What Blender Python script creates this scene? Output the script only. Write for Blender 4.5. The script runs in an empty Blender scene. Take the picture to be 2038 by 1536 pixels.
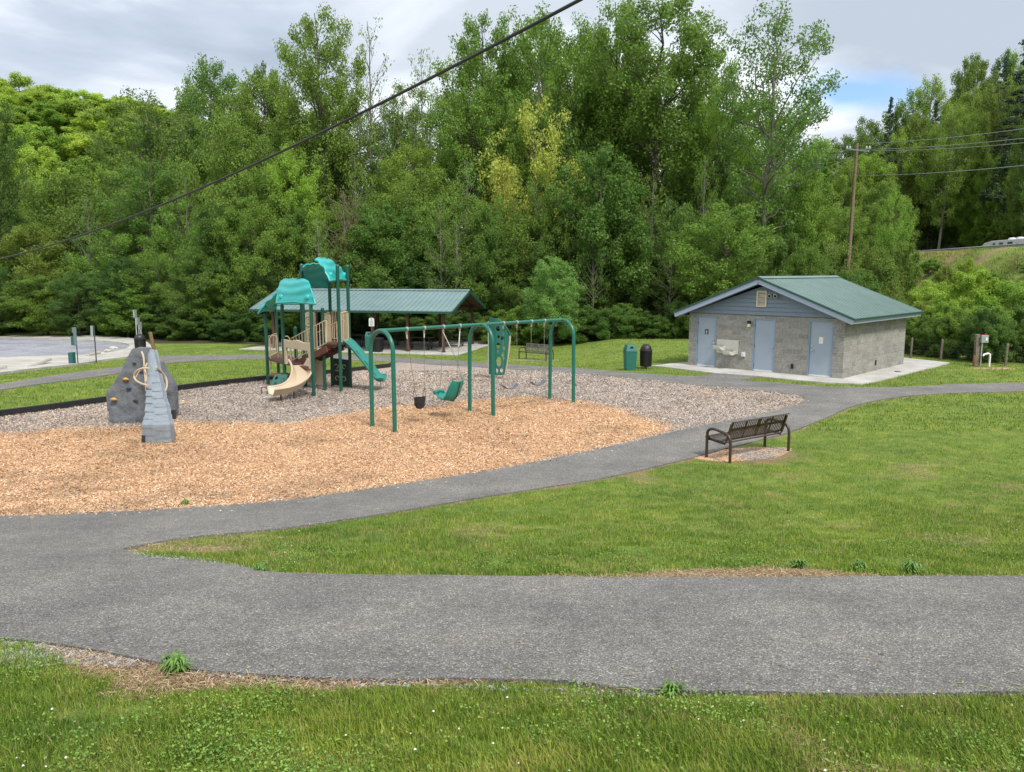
import bpy, bmesh, math, random
import numpy as np
from mathutils import Vector, Matrix
random.seed(7); rng=np.random.default_rng(7)
PI=math.pi; R=math.radians
# ------------------------------------------------------------------ camera, world, sun, exposure
F=1600.0; PITCH=0.1417; CH=3.8
scene=bpy.context.scene; col=scene.collection
cd=bpy.data.cameras.new("camera"); cam=bpy.data.objects.new("camera",cd); col.objects.link(cam)
cam.location=(0,0,CH); cam.rotation_euler=(PI/2-PITCH,0,0)
cd.sensor_fit='HORIZONTAL'; cd.sensor_width=36.0; cd.lens=36.0*F/2038.0; cd.clip_start=0.1; cd.clip_end=2500
scene.camera=cam
SUN_EL=R(52); SUN_AZ=R(150)   # azimuth clockwise from +Y
w=bpy.data.worlds.new("World"); scene.world=w; w.use_nodes=True
nt=w.node_tree; nt.nodes.clear()
def N(nt,t,**k):
    n=nt.nodes.new(t)
    for a,b in k.items(): setattr(n,a,b)
    return n
out=N(nt,'ShaderNodeOutputWorld'); bg=N(nt,'ShaderNodeBackground'); bg.inputs[1].default_value=1.12
sky=N(nt,'ShaderNodeTexSky'); sky.sky_type='NISHITA'; sky.sun_disc=False; sky.sun_elevation=SUN_EL; sky.sun_rotation=SUN_AZ
tc=N(nt,'ShaderNodeTexCoord'); mp=N(nt,'ShaderNodeMapping'); mp.inputs['Scale'].default_value=(1.0,1.0,2.6); mp.inputs['Location'].default_value=(0.35,0.1,0.15)
nt.links.new(tc.outputs['Generated'],mp.inputs['Vector'])
n1=N(nt,'ShaderNodeTexNoise'); n1.inputs['Scale'].default_value=3.0; n1.inputs['Detail'].default_value=7; n1.inputs['Roughness'].default_value=.5; n1.inputs['Distortion'].default_value=.35
nt.links.new(mp.outputs[0],n1.inputs['Vector'])
r1=N(nt,'ShaderNodeValToRGB'); e=r1.color_ramp.elements
e[0].position=.40; e[0].color=(.48,.53,.60,1); e[1].position=.60; e[1].color=(.95,.96,.98,1)
m_=e.new(.5); m_.color=(.62,.67,.73,1)
nt.links.new(n1.outputs['Fac'],r1.inputs['Fac'])
def pdir(px,py):
    x=(px-1019)/F; y=-(py-768)/F
    c,s=math.cos(PITCH),math.sin(PITCH)
    return Vector((x, c+y*s, -s+y*c))
# an opening in the cloud deck where clear sky shows
dq=N(nt,'ShaderNodeVectorMath',operation='SUBTRACT'); dq.inputs[1].default_value=pdir(1712,182).normalized(); nt.links.new(tc.outputs['Generated'],dq.inputs[0])
dm_=N(nt,'ShaderNodeVectorMath',operation='MULTIPLY'); dm_.inputs[1].default_value=(1,1,2.3); nt.links.new(dq.outputs[0],dm_.inputs[0])
dp=N(nt,'ShaderNodeVectorMath',operation='LENGTH'); nt.links.new(dm_.outputs[0],dp.inputs[0])
n2=N(nt,'ShaderNodeTexNoise'); n2.inputs['Scale'].default_value=9; n2.inputs['Detail'].default_value=5
mp2=N(nt,'ShaderNodeMapping'); mp2.inputs['Scale'].default_value=(1,1,2.2); nt.links.new(tc.outputs['Generated'],mp2.inputs['Vector']); nt.links.new(mp2.outputs[0],n2.inputs['Vector'])
ma=N(nt,'ShaderNodeMath',operation='MULTIPLY_ADD'); ma.inputs[1].default_value=.12; nt.links.new(n2.outputs['Fac'],ma.inputs[0]); nt.links.new(dp.outputs['Value'],ma.inputs[2])
mr=N(nt,'ShaderNodeMapRange'); mr.inputs['From Min'].default_value=.13; mr.inputs['From Max'].default_value=.085
nt.links.new(ma.outputs[0],mr.inputs['Value'])
sk=N(nt,'ShaderNodeMix',data_type='RGBA',blend_type='MULTIPLY'); sk.inputs['Factor'].default_value=1; sk.inputs['B'].default_value=(.11,.125,.14,1); nt.links.new(sky.outputs[0],sk.inputs['A'])
mx=N(nt,'ShaderNodeMix',data_type='RGBA'); nt.links.new(mr.outputs[0],mx.inputs['Factor']); nt.links.new(r1.outputs[0],mx.inputs['A']); nt.links.new(sk.outputs['Result'],mx.inputs['B'])
def cloudbank(src,px,py,c0,c1,colr,amt):
    d=N(nt,'ShaderNodeVectorMath',operation='DOT_PRODUCT'); d.inputs[1].default_value=pdir(px,py).normalized(); nt.links.new(tc.outputs['Generated'],d.inputs[0])
    a=N(nt,'ShaderNodeMath',operation='MULTIPLY_ADD'); a.inputs[1].default_value=(1-c0)*.9; nt.links.new(n1.outputs['Fac'],a.inputs[0]); nt.links.new(d.outputs['Value'],a.inputs[2])
    g=N(nt,'ShaderNodeMapRange',interpolation_type='SMOOTHSTEP'); g.inputs['From Min'].default_value=c0+(1-c0)*.45; g.inputs['From Max'].default_value=c1+(1-c0)*.45; g.inputs['To Max'].default_value=amt; nt.links.new(a.outputs[0],g.inputs['Value'])
    q=N(nt,'ShaderNodeMix',data_type='RGBA',blend_type='MULTIPLY'); nt.links.new(g.outputs[0],q.inputs['Factor']); nt.links.new(src,q.inputs['A']); q.inputs['B'].default_value=(*colr,1); return q.outputs['Result']
sc_=cloudbank(r1.outputs[0],330,130,.968,.993,(.60,.65,.73),.75)
sc_=cloudbank(sc_,1850,60,.975,.994,(.62,.66,.72),.5)
nt.links.new(sc_,mx.inputs['A'])
nt.links.new(mx.outputs['Result'],bg.inputs[0]); nt.links.new(bg.outputs[0],out.inputs[0])
sd=bpy.data.lights.new("sun",'SUN'); sd.energy=2.9; sd.angle=R(13); sd.color=(1,.96,.88)
so=bpy.data.objects.new("sun",sd); col.objects.link(so)
sdir=Vector((math.sin(SUN_AZ)*math.cos(SUN_EL),math.cos(SUN_AZ)*math.cos(SUN_EL),math.sin(SUN_EL)))
so.rotation_euler=sdir.to_track_quat('Z','Y').to_euler(); so.location=(30,-30,60)
vs=scene.view_settings; vs.view_transform='Standard'; vs.look='None'; vs.gamma=1; vs.exposure=0.4; vs.use_curve_mapping=False
scene.render.engine='CYCLES'
scene.cycles.max_bounces=6; scene.cycles.diffuse_bounces=3; scene.cycles.transmission_bounces=3; scene.cycles.transparent_max_bounces=4

# ------------------------------------------------------------------ terrain
def sstep(t): t=np.clip(t,0,1); return t*t*(3-2*t)
def XR(y): return 48.2+(y-75)*.148          # line of the guard rail
ROADZ=5.75
def T(x,y):
    x=np.asarray(x,float); y=np.asarray(y,float)
    z=.163*np.logaddexp(0,(13.2-y)/1.0)
    f=sstep((x-3)/4)*sstep((60-y)/14); z=z-(1-f)*1.0*sstep((y-24)/23)-f*.27*sstep((y-24)/6)
    em=sstep((x-(XR(y)-16))/12.5)*sstep((y-32)/14)
    z=z*(1-em)+ROADZ*em
    rel=np.maximum(x-XR(y)-9,0)
    z=z+.62*np.minimum(rel,26)
    z=z+6*sstep((y-125)/60)*sstep((x-20)/40)
    z=z+34*sstep((y-100)/85)*sstep((-x-28)/55)
    return z
def t1(x,y): return float(T(x,y))
def P(px,py,Y):
    d=pdir(px,py); k=Y/d.y
    return Vector((d.x*k,Y,CH+d.z*k))
_G={}
def G(px,py):
    k=(px,py)
    if k in _G: return _G[k]
    d=pdir(px,py); ys=np.linspace(2.5,200,6000); s=ys/d.y
    dz=CH+d.z*s-T(d.x*s,ys); i=np.argmax(dz<0)
    if not dz[i]<0: i=len(ys)-1
    a,b=ys[i-1],ys[i]; da,db=dz[i-1],dz[i]; y=a+(b-a)*da/(da-db+1e-9)
    v=Vector((d.x*y/d.y,y,0)); v.z=t1(v.x,v.y); _G[k]=v
    return v
def pip(poly,x,y):
    poly=np.asarray(poly); inside=np.zeros(len(x),bool); n=len(poly)
    for i in range(n):
        x1,y1=poly[i]; x2,y2=poly[(i+1)%n]
        if y1==y2: continue
        c=((y1>y)!=(y2>y))&(x<(x2-x1)*(y-y1)/(y2-y1)+x1); inside^=c
    return inside
def pdist(poly,x,y,closed=True):
    poly=np.asarray(poly); d=np.full(len(x),1e9); n=len(poly)
    for i in range(n if closed else n-1):
        a=poly[i]; b=poly[(i+1)%n]; ab=b-a; L=ab@ab+1e-12
        t=np.clip(((x-a[0])*ab[0]+(y-a[1])*ab[1])/L,0,1)
        d=np.minimum(d,(x-a[0]-t*ab[0])**2+(y-a[1]-t*ab[1])**2)
    return np.sqrt(d)
def vnoise(x,y,s,seed=0):
    x=x/s+seed*17.3; y=y/s+seed*5.1; xi=np.floor(x).astype(int); yi=np.floor(y).astype(int); fx=x-xi; fy=y-yi
    fx=fx*fx*(3-2*fx); fy=fy*fy*(3-2*fy)
    def h(a,b):
        n=(a*374761393+b*668265263+seed*1442695)&0x7fffffff; n=((n^(n>>13))*1274126177)&0x7fffffff
        return ((n^(n>>16))&0xffff)/65535.
    return (h(xi,yi)*(1-fx)+h(xi+1,yi)*fx)*(1-fy)+(h(xi,yi+1)*(1-fx)+h(xi+1,yi+1)*fx)*fy
def crom(pts,closed=True,step=.35,jit=0.0,sm=True):
    pts=[Vector((p[0],p[1])) for p in pts]; n=len(pts); o=[]
    rg=range(n) if closed else range(n-1)
    for i in rg:
        p1=pts[i]; p2=pts[(i+1)%n]
        p0=pts[(i-1)%n] if closed or i>0 else p1; p3=pts[(i+2)%n] if closed or i+2<n else p2
        k=max(1,int((p2-p1).length/step))
        for j in range(k):
            t=j/k
            if sm: q=.5*((2*p1)+(p2-p0)*t+(2*p0-5*p1+4*p2-p3)*t*t+(3*p1-p0-3*p2+p3)*t**3)
            else: q=p1.lerp(p2,t)
            if jit: q=q+Vector((random.uniform(-jit,jit),random.uniform(-jit,jit)))
            o.append((q.x,q.y))
    if not closed: o.append((pts[-1].x,pts[-1].y))
    return o
def gl(pts): return [G(*p) for p in pts]

# ------------------------------------------------------------------ materials
MAT={}
def mat(name,base=(.5,.5,.5),rough=.6,metal=0.,noise=0.,nscale=8.,bump=0.,bscale=40.,spec=.5,coord='Object'):
    if name in MAT: return MAT[name]
    m=bpy.data.materials.new(name); m.use_nodes=True; t=m.node_tree; b=t.nodes['Principled BSDF']
    b.inputs['Roughness'].default_value=rough; b.inputs['Metallic'].default_value=metal; b.inputs['Base Color'].default_value=(*base,1)
    b.inputs['Specular IOR Level'].default_value=spec
    c=N(t,'ShaderNodeTexCoord')
    if noise:
        n=N(t,'ShaderNodeTexNoise'); n.inputs['Scale'].default_value=nscale; n.inputs['Detail'].default_value=5; t.links.new(c.outputs[coord],n.inputs['Vector'])
        r=N(t,'ShaderNodeMapRange'); r.inputs['From Min'].default_value=.3; r.inputs['From Max'].default_value=.7; r.inputs['To Min'].default_value=1-noise; r.inputs['To Max'].default_value=1+noise
        x=N(t,'ShaderNodeVectorMath',operation='SCALE'); x.inputs[0].default_value=base
        t.links.new(n.outputs['Fac'],r.inputs['Value']); t.links.new(r.outputs[0],x.inputs['Scale']); t.links.new(x.outputs[0],b.inputs['Base Color'])
    if bump:
        n=N(t,'ShaderNodeTexNoise'); n.inputs['Scale'].default_value=bscale; n.inputs['Detail'].default_value=4; t.links.new(c.outputs[coord],n.inputs['Vector'])
        u=N(t,'ShaderNodeBump'); u.inputs['Strength'].default_value=bump; u.inputs['Distance'].default_value=.02; t.links.new(n.outputs['Fac'],u.inputs['Height']); t.links.new(u.outputs[0],b.inputs['Normal'])
    MAT[name]=m; return m
def ramp(t,stops,fac):
    r=N(t,'ShaderNodeValToRGB'); e=r.color_ramp.elements
    e[0].position=stops[0][0]; e[0].color=(*stops[0][1],1); e[1].position=stops[-1][0]; e[1].color=(*stops[-1][1],1)
    for p,c in stops[1:-1]: k=e.new(p); k.color=(*c,1)
    t.links.new(fac,r.inputs['Fac']); return r.outputs[0]
def tnoise(t,vec,scale,detail=4,rough=.55,dist=0):
    n=N(t,'ShaderNodeTexNoise'); n.inputs['Scale'].default_value=scale; n.inputs['Detail'].default_value=detail; n.inputs['Roughness'].default_value=rough; n.inputs['Distortion'].default_value=dist
    t.links.new(vec,n.inputs['Vector']); return n.outputs['Fac']
def mixc(t,f,a,b,mode='MIX'):
    m=N(t,'ShaderNodeMix',data_type='RGBA',blend_type=mode)
    for k,v in (('Factor',f),('A',a),('B',b)):
        if isinstance(v,(int,float)): m.inputs[k].default_value=v
        elif isinstance(v,tuple): m.inputs[k].default_value=(*v,1)
        else: t.links.new(v,m.inputs[k])
    return m.outputs['Result']
def newmat(name,rough=.9,spec=.3):
    m=bpy.data.materials.new(name); m.use_nodes=True; t=m.node_tree; b=t.nodes['Principled BSDF']; b.inputs['Roughness'].default_value=rough; b.inputs['Specular IOR Level'].default_value=spec
    g=N(t,'ShaderNodeNewGeometry'); MAT[name]=m; return m,t,b,g.outputs['Position']
def bumpit(t,b,h,s=.5,d=.02):
    u=N(t,'ShaderNodeBump'); u.inputs['Strength'].default_value=s; u.inputs['Distance'].default_value=d; t.links.new(h,u.inputs['Height']); t.links.new(u.outputs[0],b.inputs['Normal'])
def attr(t,name,outp='Fac'):
    a=N(t,'ShaderNodeAttribute'); a.attribute_name=name; return a.outputs[outp]
def lawn_color(t,pos):
    a=tnoise(t,pos,.5,6,.65); b2=tnoise(t,pos,2.6,5,.65)
    c=ramp(t,[(.32,(.10,.175,.026)),(.5,(.155,.24,.034)),(.66,(.235,.31,.045))],a)
    c2=ramp(t,[(.33,(.065,.13,.024)),(.5,(.16,.235,.036)),(.68,(.36,.34,.11))],b2)
    return mixc(t,.45,c,c2)
STRAW=(.34,.235,.13)
m,t,b,pos=newmat('lawn')
lc=lawn_color(t,pos); fine=tnoise(t,pos,45,3,.7)
lc=mixc(t,1.0,lc,ramp(t,[(.3,(.45,.45,.4)),(.7,(1.25,1.25,1.2))],fine),'MULTIPLY')
st=ramp(t,[(.3,(.13,.085,.05)),(.55,(.30,.205,.12)),(.75,(.42,.31,.19))],tnoise(t,pos,38,4,.7,1.5))
t.links.new(mixc(t,attr(t,'dry'),lc,st),b.inputs['Base Color']); bumpit(t,b,fine,.8,.03)
# forest floor on the far ground
def flat_noise(name,stops,scale,bs=.6,bd=.02,rough=.9,detail=5,fscale=None):
    m,t,b,pos=newmat(name,rough); f=tnoise(t,pos,scale,detail,.65); c=ramp(t,stops,f)
    if fscale:
        c=mixc(t,1.0,c,ramp(t,[(.3,(.75,.75,.75)),(.7,(1.2,1.2,1.2))],tnoise(t,pos,fscale,5,.6)),'MULTIPLY')
    t.links.new(c,b.inputs['Base Color']); bumpit(t,b,f,bs,bd); return m
m,t,b,pos=newmat('asphalt',.85)
v=N(t,'ShaderNodeTexVoronoi'); v.inputs['Scale'].default_value=120; t.links.new(pos,v.inputs['Vector'])
sp=N(t,'ShaderNodeSeparateColor'); t.links.new(v.outputs['Color'],sp.inputs[0])
c=ramp(t,[(0,(.08,.076,.07)),(.35,(.135,.13,.122)),(.75,(.19,.184,.173)),(.93,(.27,.264,.25)),(1,(.48,.47,.45))],sp.outputs[0])
big=ramp(t,[(.3,(.74,.75,.78)),(.5,(.98,.98,.98)),(.7,(1.25,1.22,1.17))],tnoise(t,pos,.7,6,.6))
c=mixc(t,1.0,c,big,'MULTIPLY')
c=mixc(t,1.0,c,ramp(t,[(.3,(.82,.82,.82)),(.7,(1.16,1.16,1.16))],tnoise(t,pos,7,5,.7)),'MULTIPLY')
t.links.new(c,b.inputs['Base Color']); bumpit(t,b,v.outputs['Distance'],.5,.006)
flat_noise('gravel_lot',[(.3,(.16,.165,.19)),(.5,(.27,.275,.31)),(.7,(.40,.40,.43))],14,.7,.03,fscale=.6)
flat_noise('concrete',[(.3,(.37,.355,.32)),(.7,(.49,.47,.43))],6,.2,.005,fscale=.9)
flat_noise('pale_concrete',[(.3,(.40,.39,.365)),(.7,(.50,.49,.46))],5,.2,.005,fscale=.9)
flat_noise('forest_floor',[(.3,(.03,.032,.014)),(.6,(.07,.06,.03)),(.8,(.1,.1,.04))],1.5,.8,.1)
flat_noise('rock_pale',[(.3,(.4,.37,.3)),(.7,(.62,.58,.5))],9,.8,.05)
# mulch: old grey and fresh tan, by vertex attribute
m,t,b,pos=newmat('mulch')
v=N(t,'ShaderNodeTexVoronoi'); v.inputs['Scale'].default_value=48; t.links.new(pos,v.inputs['Vector'])
mp_=N(t,'ShaderNodeMapping'); mp_.inputs['Scale'].default_value=(1,.55,1); t.links.new(pos,mp_.inputs['Vector']); t.links.new(mp_.outputs[0],v.inputs['Vector'])
sp=N(t,'ShaderNodeSeparateColor'); t.links.new(v.outputs['Color'],sp.inputs[0])
old=ramp(t,[(0,(.12,.10,.085)),(.35,(.28,.23,.195)),(.7,(.45,.375,.32)),(1,(.66,.57,.49))],sp.outputs[0])
fr=ramp(t,[(0,(.32,.16,.075)),(.3,(.49,.28,.14)),(.7,(.60,.37,.20)),(1,(.76,.53,.33))],sp.outputs[0])
c=mixc(t,attr(t,'fresh'),old,fr)
c=mixc(t,1.0,c,ramp(t,[(.3,(.78,.76,.76)),(.7,(1.1,1.1,1.1))],tnoise(t,pos,.8,5,.6)),'MULTIPLY')
t.links.new(c,b.inputs['Base Color']); bumpit(t,b,v.outputs['Distance'],.7,.02)
def colmat(name,rough=.85,trans=0.0,spec=.3):
    m,t,b,pos=newmat(name,rough,spec); ca=attr(t,'tint','Color'); t.links.new(ca,b.inputs['Base Color'])
    if trans:
        o=t.nodes['Material Output']; tr=N(t,'ShaderNodeBsdfTranslucent'); mxs=N(t,'ShaderNodeMixShader'); mxs.inputs[0].default_value=trans
        t.links.new(ca,tr.inputs[0]); t.links.new(b.outputs[0],mxs.inputs[1]); t.links.new(tr.outputs[0],mxs.inputs[2]); t.links.new(mxs.outputs[0],o.inputs[0])
    return m
colmat('chips'); colmat('pebbles')
colmat('flower')
# grass blades
m,t,b,pos=newmat('grass_blades',.6,.25)
lc=lawn_color(t,pos); rr=attr(t,'rnd')
lc=mixc(t,1.0,lc,ramp(t,[(0,(.55,.7,.6)),(.5,(1.15,1.15,1.0)),(.85,(1.7,1.55,1.3)),(1,(1.8,1.65,1.5))],rr),'MULTIPLY')
lc=mixc(t,attr(t,'dry'),lc,(.46,.34,.19))
t.links.new(lc,b.inputs['Base Color'])
o=t.nodes['Material Output']; tr=N(t,'ShaderNodeBsdfTranslucent'); mxs=N(t,'ShaderNodeMixShader'); mxs.inputs[0].default_value=.35
t.links.new(lc,tr.inputs[0]); t.links.new(b.outputs[0],mxs.inputs[1]); t.links.new(tr.outputs[0],mxs.inputs[2]); t.links.new(mxs.outputs[0],o.inputs[0])
# leaves: colour of the tree from the object, varied leaf by leaf
def leafmat(name,trans=.48):
    m,t,b,pos=newmat(name,.55,.3)
    oi=N(t,'ShaderNodeObjectInfo'); rr=attr(t,'rnd')
    c=mixc(t,1.0,oi.outputs['Color'],ramp(t,[(0,(.70,.74,.7)),(.5,(1,1,1)),(1,(1.35,1.30,1.2))],rr),'MULTIPLY')
    t.links.new(c,b.inputs['Base Color'])
    o=t.nodes['Material Output']; tr=N(t,'ShaderNodeBsdfTranslucent'); mxs=N(t,'ShaderNodeMixShader'); mxs.inputs[0].default_value=trans
    t.links.new(c,tr.inputs[0]); t.links.new(b.outputs[0],mxs.inputs[1]); t.links.new(tr.outputs[0],mxs.inputs[2]); t.links.new(mxs.outputs[0],o.inputs[0])
    return m
leafmat('leaves'); leafmat('needles',.12)
flat_noise('bark',[(.3,(.045,.036,.028)),(.6,(.10,.085,.068)),(.8,(.19,.17,.145))],9,.8,.03)
flat_noise('pale_bark',[(.3,(.10,.09,.075)),(.6,(.2,.18,.155)),(.8,(.3,.28,.25))],9,.8,.03)

# ------------------------------------------------------------------ mesh helpers
FR={}     # frame of each root, so parts can be built in world coordinates
class MB:
    def __init__(s,M=None): s.v=[]; s.f=[]; s.M=M
    def add(s,vs,fs):
        o=len(s.v); s.v+= [Vector(a) for a in vs]; s.f+=[tuple(i+o for i in f) for f in fs]; return s
    def box(s,c,d,rot=None):
        c=Vector(c); h=Vector(d)/2; vs=[]
        for x in (-1,1):
            for y in (-1,1):
                for z in (-1,1):
                    p=Vector((x*h.x,y*h.y,z*h.z))
                    if rot is not None: p=rot@p
                    vs.append(c+p)
        return s.add(vs,[(0,1,3,2),(4,6,7,5),(0,4,5,1),(2,3,7,6),(0,2,6,4),(1,5,7,3)])
    def bar(s,a,b,wd,th,up=(0,0,1)):
        a=Vector(a); b=Vector(b); d=(b-a).normalized(); u=Vector(up); x=d.cross(u)
        if x.length<1e-4: x=d.cross(Vector((1,0,0)))
        x.normalize(); y=x.cross(d)
        vs=[]
        for p in (a,b):
            for i,j in ((-1,-1),(1,-1),(1,1),(-1,1)): vs.append(p+x*(i*wd/2)+y*(j*th/2))
        return s.add(vs,[(0,1,2,3),(7,6,5,4),(0,4,5,1),(1,5,6,2),(2,6,7,3),(3,7,4,0)])
    def tube(s,pts,r,n=8,closed=False,cap=True):
        pts=[Vector(p) for p in pts]; m=len(pts); rs=r if isinstance(r,(list,tuple)) else [r]*m
        vs=[]; d0=(pts[1]-pts[0]).normalized(); ref=Vector((0,0,1)) if abs(d0.z)<.9 else Vector((1,0,0))
        x=d0.cross(ref).normalized()
        for i in range(m):
            if closed: d=(pts[(i+1)%m]-pts[i-1])
            else: d=pts[min(i+1,m-1)]-pts[max(i-1,0)]
            d.normalize(); x=(x-d*x.dot(d)); 
            if x.length<1e-5: x=d.orthogonal()
            x.normalize(); y=d.cross(x)
            for k in range(n):
                a=2*PI*k/n; vs.append(pts[i]+x*(math.cos(a)*rs[i])+y*(math.sin(a)*rs[i]))
        fs=[]
        for i in range(m if closed else m-1):
            j=(i+1)%m
            for k in range(n): l=(k+1)%n; fs.append((i*n+k,i*n+l,j*n+l,j*n+k))
        if cap and not closed: fs.append(tuple(range(n))[::-1]); fs.append(tuple((m-1)*n+k for k in range(n)))
        return s.add(vs,fs)
    def lathe(s,c,prof,n=20,axis=None):
        c=Vector(c); vs=[]; fs=[]
        for (r,z) in prof:
            for k in range(n):
                a=2*PI*k/n; p=Vector((r*math.cos(a),r*math.sin(a),z))
                if axis is not None: p=axis@p
                vs.append(c+p)
        for i in range(len(prof)-1):
            for k in range(n): l=(k+1)%n; fs.append((i*n+k,i*n+l,(i+1)*n+l,(i+1)*n+k))
        fs.append(tuple(range(n))[::-1]); fs.append(tuple((len(prof)-1)*n+k for k in range(n)))
        return s.add(vs,fs)
    def prism(s,poly,o,ux,uy,th):
        """flat outline poly in plane (ux,uy) from o, thickness th along ux x uy, centred"""
        o=Vector(o); ux=Vector(ux).normalized(); uy=Vector(uy); uy=(uy-ux*uy.dot(ux)).normalized(); n=ux.cross(uy); k=len(poly)
        vs=[o+ux*p[0]+uy*p[1]-n*th/2 for p in poly]+[o+ux*p[0]+uy*p[1]+n*th/2 for p in poly]
        fs=[tuple(range(k))[::-1],tuple(range(k,2*k))]+[(i,(i+1)%k,(i+1)%k+k,i+k) for i in range(k)]
        return s.add(vs,fs)
    def sheet(s,grid,th,nrm=None):
        """grid[i][j] points -> thick curved panel"""
        a=len(grid); b=len(grid[0]); g=[[Vector(p) for p in r] for r in grid]; vs=[]; nn=[]
        for i in range(a):
            for j in range(b):
                du=g[min(i+1,a-1)][j]-g[max(i-1,0)][j]; dv=g[i][min(j+1,b-1)]-g[i][max(j-1,0)]
                n=du.cross(dv); n.normalize(); nn.append(n)
        top=[g[i][j]+nn[i*b+j]*th/2 for i in range(a) for j in range(b)]; bot=[g[i][j]-nn[i*b+j]*th/2 for i in range(a) for j in range(b)]
        fs=[]; K=a*b
        for i in range(a-1):
            for j in range(b-1):
                q=(i*b+j,(i+1)*b+j,(i+1)*b+j+1,i*b+j+1); fs.append(q); fs.append(tuple(K+x for x in q[::-1]))
        for i in range(a-1):
            for j,fl in ((0,0),(b-1,1)):
                q=(i*b+j,(i+1)*b+j,K+(i+1)*b+j,K+i*b+j); fs.append(q if fl else q[::-1])
        for j in range(b-1):
            for i,fl in ((0,1),(a-1,0)):
                q=(i*b+j,i*b+j+1,K+i*b+j+1,K+i*b+j); fs.append(q if fl else q[::-1])
        return s.add(top+bot,fs)
    def build(s,name,m,parent=None,bevel=0,smooth=False,world=True,label=None):
        vs=[(s.M@v if s.M is not None else v) for v in s.v]
        rt=parent
        while rt is not None and rt.parent is not None: rt=rt.parent
        if world and rt is not None and rt in FR:
            iv=FR[rt].inverted(); vs=[iv@v for v in vs]
        me=bpy.data.meshes.new(name); me.from_pydata([tuple(v) for v in vs],[],s.f); me.validate()
        bm=bmesh.new(); bm.from_mesh(me); bmesh.ops.recalc_face_normals(bm,faces=bm.faces); bm.to_mesh(me); bm.free()
        me.materials.append(MAT[m] if isinstance(m,str) else m)
        if smooth:
            me.polygons.foreach_set('use_smooth',[True]*len(me.polygons))
            try: me.set_sharp_from_angle(angle=R(38))
            except Exception: pass
        o=bpy.data.objects.new(name,me); col.objects.link(o)
        if parent is not None: o.parent=parent
        if bevel:
            bv=o.modifiers.new('bevel','BEVEL'); bv.width=bevel; bv.segments=2; bv.limit_method='ANGLE'
        if label: o['label']=label
        return o
def tag(o,label=None,cat=None,group=None,kind=None):
    if label: o['label']=label
    if cat: o['category']=cat
    if group: o['group']=group
    if kind: o['kind']=kind
    return o
def thing(name,label,cat,loc=(0,0,0),rz=0,group=None):
    o=bpy.data.objects.new(name,None); col.objects.link(o); o.location=loc; o.rotation_euler=(0,0,rz); o.empty_display_size=.2
    FR[o]=Matrix.Translation(Vector(loc))@Matrix.Rotation(rz,4,'Z'); tag(o,label,cat,group); return o
def npmesh(name,V,Fq,m,attrs=None,smooth=False,n=4):
    me=bpy.data.meshes.new(name); me.vertices.add(len(V)); me.vertices.foreach_set('co',V.astype(np.float32).ravel())
    k=len(Fq); me.loops.add(k*n); me.loops.foreach_set('vertex_index',Fq.astype(np.int32).ravel()); me.polygons.add(k)
    me.polygons.foreach_set('loop_start',np.arange(k,dtype=np.int32)*n)
    if smooth: me.polygons.foreach_set('use_smooth',np.ones(k,bool))
    for a,(ty,arr) in (attrs or {}).items():
        at=me.attributes.new(a,ty,'POINT')
        at.data.foreach_set('color' if 'COLOR' in ty else 'value',arr.astype(np.float32).ravel())
    me.update(calc_edges=True); me.materials.append(MAT[m] if isinstance(m,str) else m); return me
def link(name,me,parent=None):
    o=bpy.data.objects.new(name,me); col.objects.link(o); o.parent=parent; return o
def arc(c,r,a0,a1,n,ux,uz):
    c=Vector(c); ux=Vector(ux); uz=Vector(uz); return [c+ux*(r*math.cos(a0+(a1-a0)*i/n))+uz*(r*math.sin(a0+(a1-a0)*i/n)) for i in range(n+1)]

# ------------------------------------------------------------------ ground outlines (photograph pixels laid on the terrain)
INNER=[(-120,1036),(0,1030),(150,1026),(300,1018),(450,1009),(600,994),(800,966),(1000,934),(1150,905),(1280,875),(1400,848),(1500,829),(1565,813),(1602,797),(1590,788),(1540,782),(1440,772),(1330,762),(1220,751),(1100,740),(1007,735),(936,730),(860,726),(795,721)]
MULCH=INNER+[(774,731),(705,739),(640,746),(560,754),(480,762),(350,778),(215,800),(100,816),(0,829),(-120,843)]
LOOP_OUT=[(788,714),(740,708),(640,706),(480,707),(400,708),(309,712),(238,730),(167,739.5),(80,752),(0,765),(-150,785),(-150,800),(0,777),(80,765),(167,754),(238,743),(330,724),(480,715),(640,715),(740,719)]
PATH_A=[(-150,1037)]+INNER[1:]+[(740,719),(640,715),(480,715),(330,724),(238,743),(167,754),(80,765),(0,777),(-150,800),(-150,785),(0,765),(80,752),(167,739.5),(238,730),(309,711),(400,707.5),(480,706.5),(640,705.5),(740,708),(857,715.2),(936,720),(973,723),(1051,728),(1110,731.5),(1160,734),(1220,739.5),(1300,745.5),(1387,749.6),(1420,744.5),(1470,746.5),(1507,750.5),(1477,757.6),(1540,762),(1654,770.5),(1754,772),(1850,769),(1900,765.5),(2038,762.5),(2200,761),(2200,777),(2038,780),(1900,783.5),(1800,790),(1712,805),(1650,830),(1570,862),(1500,880),(1440,895),(1383,911),(1200,953),(1060,976),(908,1000),(700,1035),(540,1057),(400,1070),(300,1084),(243,1097),(270,1108),(330,1117),(450,1127),(530,1142),(700,1148),(1000,1151),(1250,1154),(1500,1154),(1800,1152),(2038,1151),(2300,1150),(2900,1150),(3600,1152),(3600,1392),(2900,1390),(2300,1388),(2038,1386),(1800,1388),(1600,1386),(1300,1381),(1130,1362),(1000,1358),(800,1359),(600,1356),(460,1346),(330,1330),(200,1302),(100,1288),(0,1278),(-200,1258),(-900,1215),(-1500,1190),(-1500,1075),(-800,1050)]
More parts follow.
